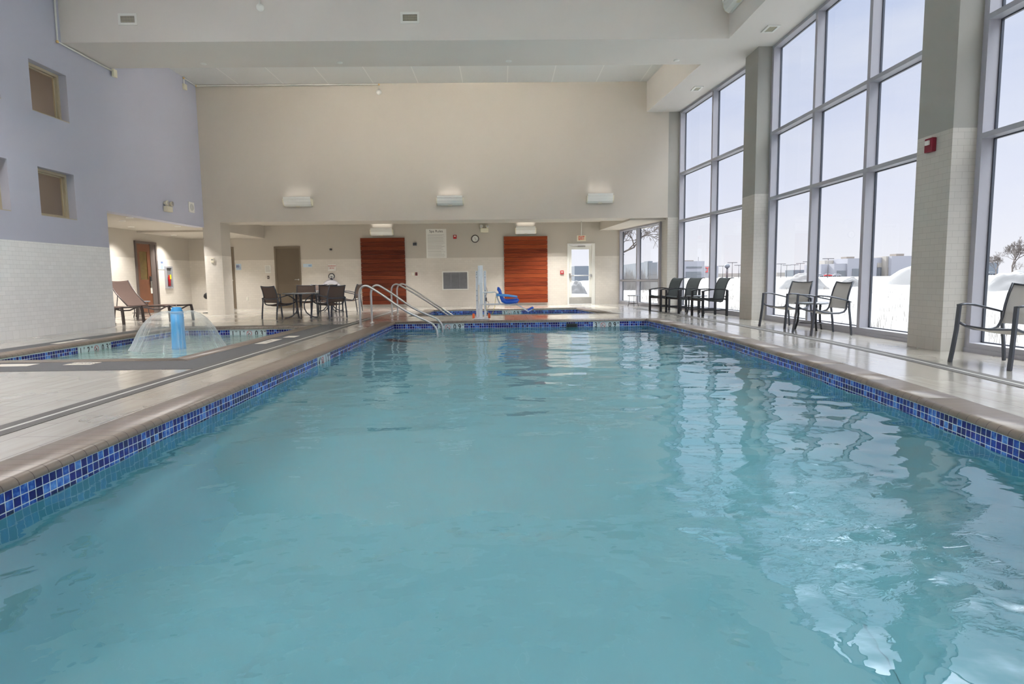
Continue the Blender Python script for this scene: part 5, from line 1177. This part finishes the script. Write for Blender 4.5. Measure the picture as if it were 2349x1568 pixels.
for u0, u1, v, dd, l in [(1783, 1820, 625, 560, 'low snowy-roofed house far off beyond the middle window'), (1820, 1872, 619, 480, 'grey hall with curved roof far off beyond the middle window'), (1648, 1700, 627, 620, 'low distant row of town buildings beyond the far window'), (2262, 2291, 602, 330, 'low dark building seen through the nearest window'), (1318, 1370, 610, 240, 'grey block seen through the glass exit door')]:
    o = bld(u0, u1, v, 640, dd, M['bld_dark'] if 'dark' in l or 'grey' in l else M['bld_warm'], 14, None, 'distant_building'); tag(o, l, 'building', 'distant buildings')
# parked cars
for i, (u, c_) in enumerate([(1879, 'bld_white'), (1899, 'red'), (1919, 'bld_white'), (1871+400, 'bld_dark')]):
    D = 330 if i < 3 else 290; a = atY(u, 634, D); zz = ZG+0.1
    r = empty('parked_car', (a.x, D, zz), 0, ['leftmost white parked car before the showroom', 'red parked car before the showroom', 'white parked car right of the red one', 'dark parked car seen through the nearest window'][i], 'car', 'parked cars')
    MB().box(-2.0, 2.0, -0.9, 0.9, 0.35, 0.95).build('body', M[c_], r, bevel=0.15); MB().box(-1.1, 1.2, -0.8, 0.8, 0.95, 1.45).build('cabin', M['bld_glass'], r, bevel=0.2)
    for x in (-1.25, 1.25):
        for y in (-0.9, 0.8): MB().lathe([(0.001, 0), (0.33, 0), (0.33, 0.15), (0.001, 0.15)], (x, y, 0.33), 14, 'y').build('wheel', M['black'], r)
# lamp posts and signs
for u, vt, D, l in [(1792, 605, 140, 'first tall light pole from left beyond the middle window'), (1805, 608, 150, 'second light pole from left beyond the middle window'), (1823, 607, 160, 'third light pole from left beyond the middle window'), (1836, 604, 150, 'fourth light pole from left beyond the middle window'), (1852, 600, 140, 'light pole just left of the mullion'), (1900, 593, 110, 'tall light pole before the showroom'),
                    (1658, 610, 150, 'light pole left of the round sign'), (1680, 602, 130, 'tallest light pole right of the round sign'), (1695, 608, 140, 'light pole near the second pier')]:
    a = atY(u, vt, D); D *= 2; a = atY(u, vt, D); r = empty('light_pole', (a.x, D, ZG), 0, l, 'lamp post', 'parking lot light poles'); H_ = a.z-ZG
    MB().tube([(0, 0, 0), (0, 0, H_)], 0.13, 6).build('pole', M['pole'], r); MB().box(-2.0, 2.0, -0.2, 0.2, H_-0.12, H_+0.12).build('lamp_head', M['pole'], r)
a = atY(1668, 610, 140); r = empty('round_pole_sign', (a.x, 140, ZG), 0, 'round grey-blue sign on a pole beyond the far windows', 'sign')
MB().tube([(0, 0, 0), (0, 0, a.z-ZG)], 0.25, 8).build('pole', M['pole'], r); MB().lathe([(0.001, -0.4), (0.46, -0.4), (0.5, 0), (0.46, 0.4), (0.001, 0.4)], (0, 0, a.z-ZG), 20, 'y').build('disc', M['bld_dark'], r).scale = (1, 1, 1)
for ch in r.children:
    if ch.name.startswith('disc'): ch.data.transform(Matrix.Translation((0, 0, a.z-ZG)) @ Matrix.Diagonal((1.05, 1, 0.98, 1)) @ Matrix.Translation((0, 0, -(a.z-ZG))))

def tree(name, loc, H_, label, seed, spread=0.9, depth=6, r0=0.22, lean=(0, 0, 1), keep=1.0):
    random.seed(seed); mb = MB()
    def grow(p, d, L, rad, k):
        pts = [p]; q = p.copy(); dd = d.copy()
        for _ in range(3):
            dd = (dd+Vector((random.uniform(-1, 1), random.uniform(-1, 1), random.uniform(-0.4, 0.8)))*0.14).normalized(); q = q+dd*L/3; pts.append(q.copy())
        mb.tube(pts, [max(rad, r0*0.075)*q_ for q_ in (1, 0.9, 0.8, 0.7)], 5 if k > 3 else 3, caps=False)
        if k == 0: return
        for _ in range(3 if k > 1 else 4):
            a = random.uniform(0, 2*PI); t = random.uniform(0.35, spread); perp = dd.orthogonal().normalized(); perp = Matrix.Rotation(a, 3, dd) @ perp
            nd = (dd*math.cos(t)+perp*math.sin(t)); nd.z += 0.06; grow(pts[random.choice((2, 3))], nd.normalized(), L*random.uniform(0.62, 0.82), rad*0.62, k-1)
    grow(Vector((0, 0, 0)), Vector(lean).normalized(), H_*0.27, r0, depth)
    o = mb.build(name, M['bark']); o.location = loc; tag(o, label, 'tree', 'bare winter trees'); return o
tree('bare_tree', (6.0, 35.0, ZG), 9.4, 'bare branching tree outside between exit door and far window', 5, 1.0, 7, 0.15)
a = atY(2322, 632, 150); tree('bare_tree', (a.x, 150, ZG), 10.5, 'spreading bare tree seen through the nearest window', 11, 0.75, 7, 0.24)
a = atY(2283, 630, 190); tree('bare_tree', (a.x, 190, ZG), 8.4, 'smaller bare tree left of the spreading one', 15, 0.8, 7, 0.17)
a = atY(2346, 636, 80); tree('bare_tree', (a.x, 80, ZG), 3.2, 'low bare bush at the right picture edge outside', 19, 1.0, 5, 0.05)
random.seed(3)
# reeds by the slate building
mb = MB()
for _ in range(900):
    D = random.uniform(60, 75); u = random.uniform(1428, 1530); a = atY(u, 640, D); h = random.uniform(0.5, 2.6)*(0.5+0.5*abs(math.sin(u*0.11))); w = 0.05
    mb.add([(a.x-w, D, ZG), (a.x+w, D, ZG), (a.x+random.uniform(-0.3, 0.3), D, ZG+h)], [(0, 1, 2)])
o = mb.build('frosted_reeds', pmat('frosted_stalks', (0.13, 0.125, 0.125, 1), 0.9)); tag(o, 'pale frosted reeds before the slate building', 'grass', kind='stuff')

# ------------------------------------------------------------------ sky, sun, camera
ZEN = 7.5      # unseen overhead sky, boosted to light the hall through the windows
w = bpy.data.worlds.new('sky'); scn.world = w; w.use_nodes = True; nt = w.node_tree; nt.nodes.clear(); g = NG(nt)
out = g.n('ShaderNodeOutputWorld'); bg = g.n('ShaderNodeBackground'); g.l(bg.outputs[0], out.inputs[0])
tc = g.n('ShaderNodeTexCoord'); sx = g.n('ShaderNodeSeparateXYZ'); g.l(tc.outputs['Generated'], sx.inputs[0])
rp = g.ramp(sx.outputs[2], [(0.0, (0.95, 0.93, 1.0, 1)), (0.12, (0.80, 0.82, 0.98, 1)), (0.36, (0.54, 0.615, 0.86, 1)), (0.48, (0.62, 0.68, 0.84, 1)), (0.75, (1.0, 1.0, 1.0, 1))])
cl_ = g.noise(g.mapping(tc.outputs['Generated'], scale=(2, 2, 7)), 1.6, 5, 0.55)
cf = g.n('ShaderNodeMapRange'); g.l(cl_.outputs['Fac'], cf.inputs[0]); cf.inputs['From Min'].default_value = 0.45; cf.inputs['From Max'].default_value = 0.75; cf.inputs['To Min'].default_value = 0.0; cf.inputs['To Max'].default_value = 0.45
g.l(g.mix(cf.outputs[0], rp, (0.90, 0.90, 0.97, 1)), bg.inputs[0]); 
zen = g.n('ShaderNodeMapRange', interpolation_type='SMOOTHSTEP'); g.l(sx.outputs[2], zen.inputs[0])
zen.inputs['From Min'].default_value = 0.42; zen.inputs['From Max'].default_value = 0.72; zen.inputs['To Min'].default_value = 0.74; zen.inputs['To Max'].default_value = ZEN
g.l(zen.outputs[0], bg.inputs[1])
S = bpy.data.lights.new('sun', 'SUN'); S.energy = 9.0; S.angle = 0.01; S.color = (1, 0.95, 0.86); so = bpy.data.objects.new('sun', S); COL.objects.link(so)
so.rotation_euler = Vector((0.6, -3.3, -1.95)).to_track_quat('-Z', 'Y').to_euler()

cam = bpy.data.cameras.new('camera'); co = bpy.data.objects.new('camera', cam); COL.objects.link(co)
Rx, Ry, Rz = Vector(RR[0]), Vector(RR[1]), -Vector(RR[2])
co.matrix_world = Matrix(((Rx.x, Ry.x, Rz.x, 0), (Rx.y, Ry.y, Rz.y, 0), (Rx.z, Ry.z, Rz.z, CAMH), (0, 0, 0, 1)))
cam.sensor_width = 36; cam.sensor_fit = 'HORIZONTAL'; cam.lens = FPX/2349*36; cam.clip_end = 2000; cam.clip_start = 0.05
scn.camera = co
vs_ = scn.view_settings; vs_.view_transform = 'Standard'; vs_.look = 'None'; vs_.gamma = 1; vs_.exposure = 0.5; vs_.use_curve_mapping = False
cy = scn.cycles; cy.use_denoising = True; cy.max_bounces = 12; cy.diffuse_bounces = 6; cy.glossy_bounces = 6; cy.transmission_bounces = 10; cy.transparent_max_bounces = 16
cy.caustics_reflective = True; cy.caustics_refractive = True; cy.sample_clamp_indirect = 30.0; cy.sample_clamp_direct = 0.0; cy.blur_glossy = 0.5; cy.use_adaptive_sampling = True; cy.adaptive_threshold = 0.02
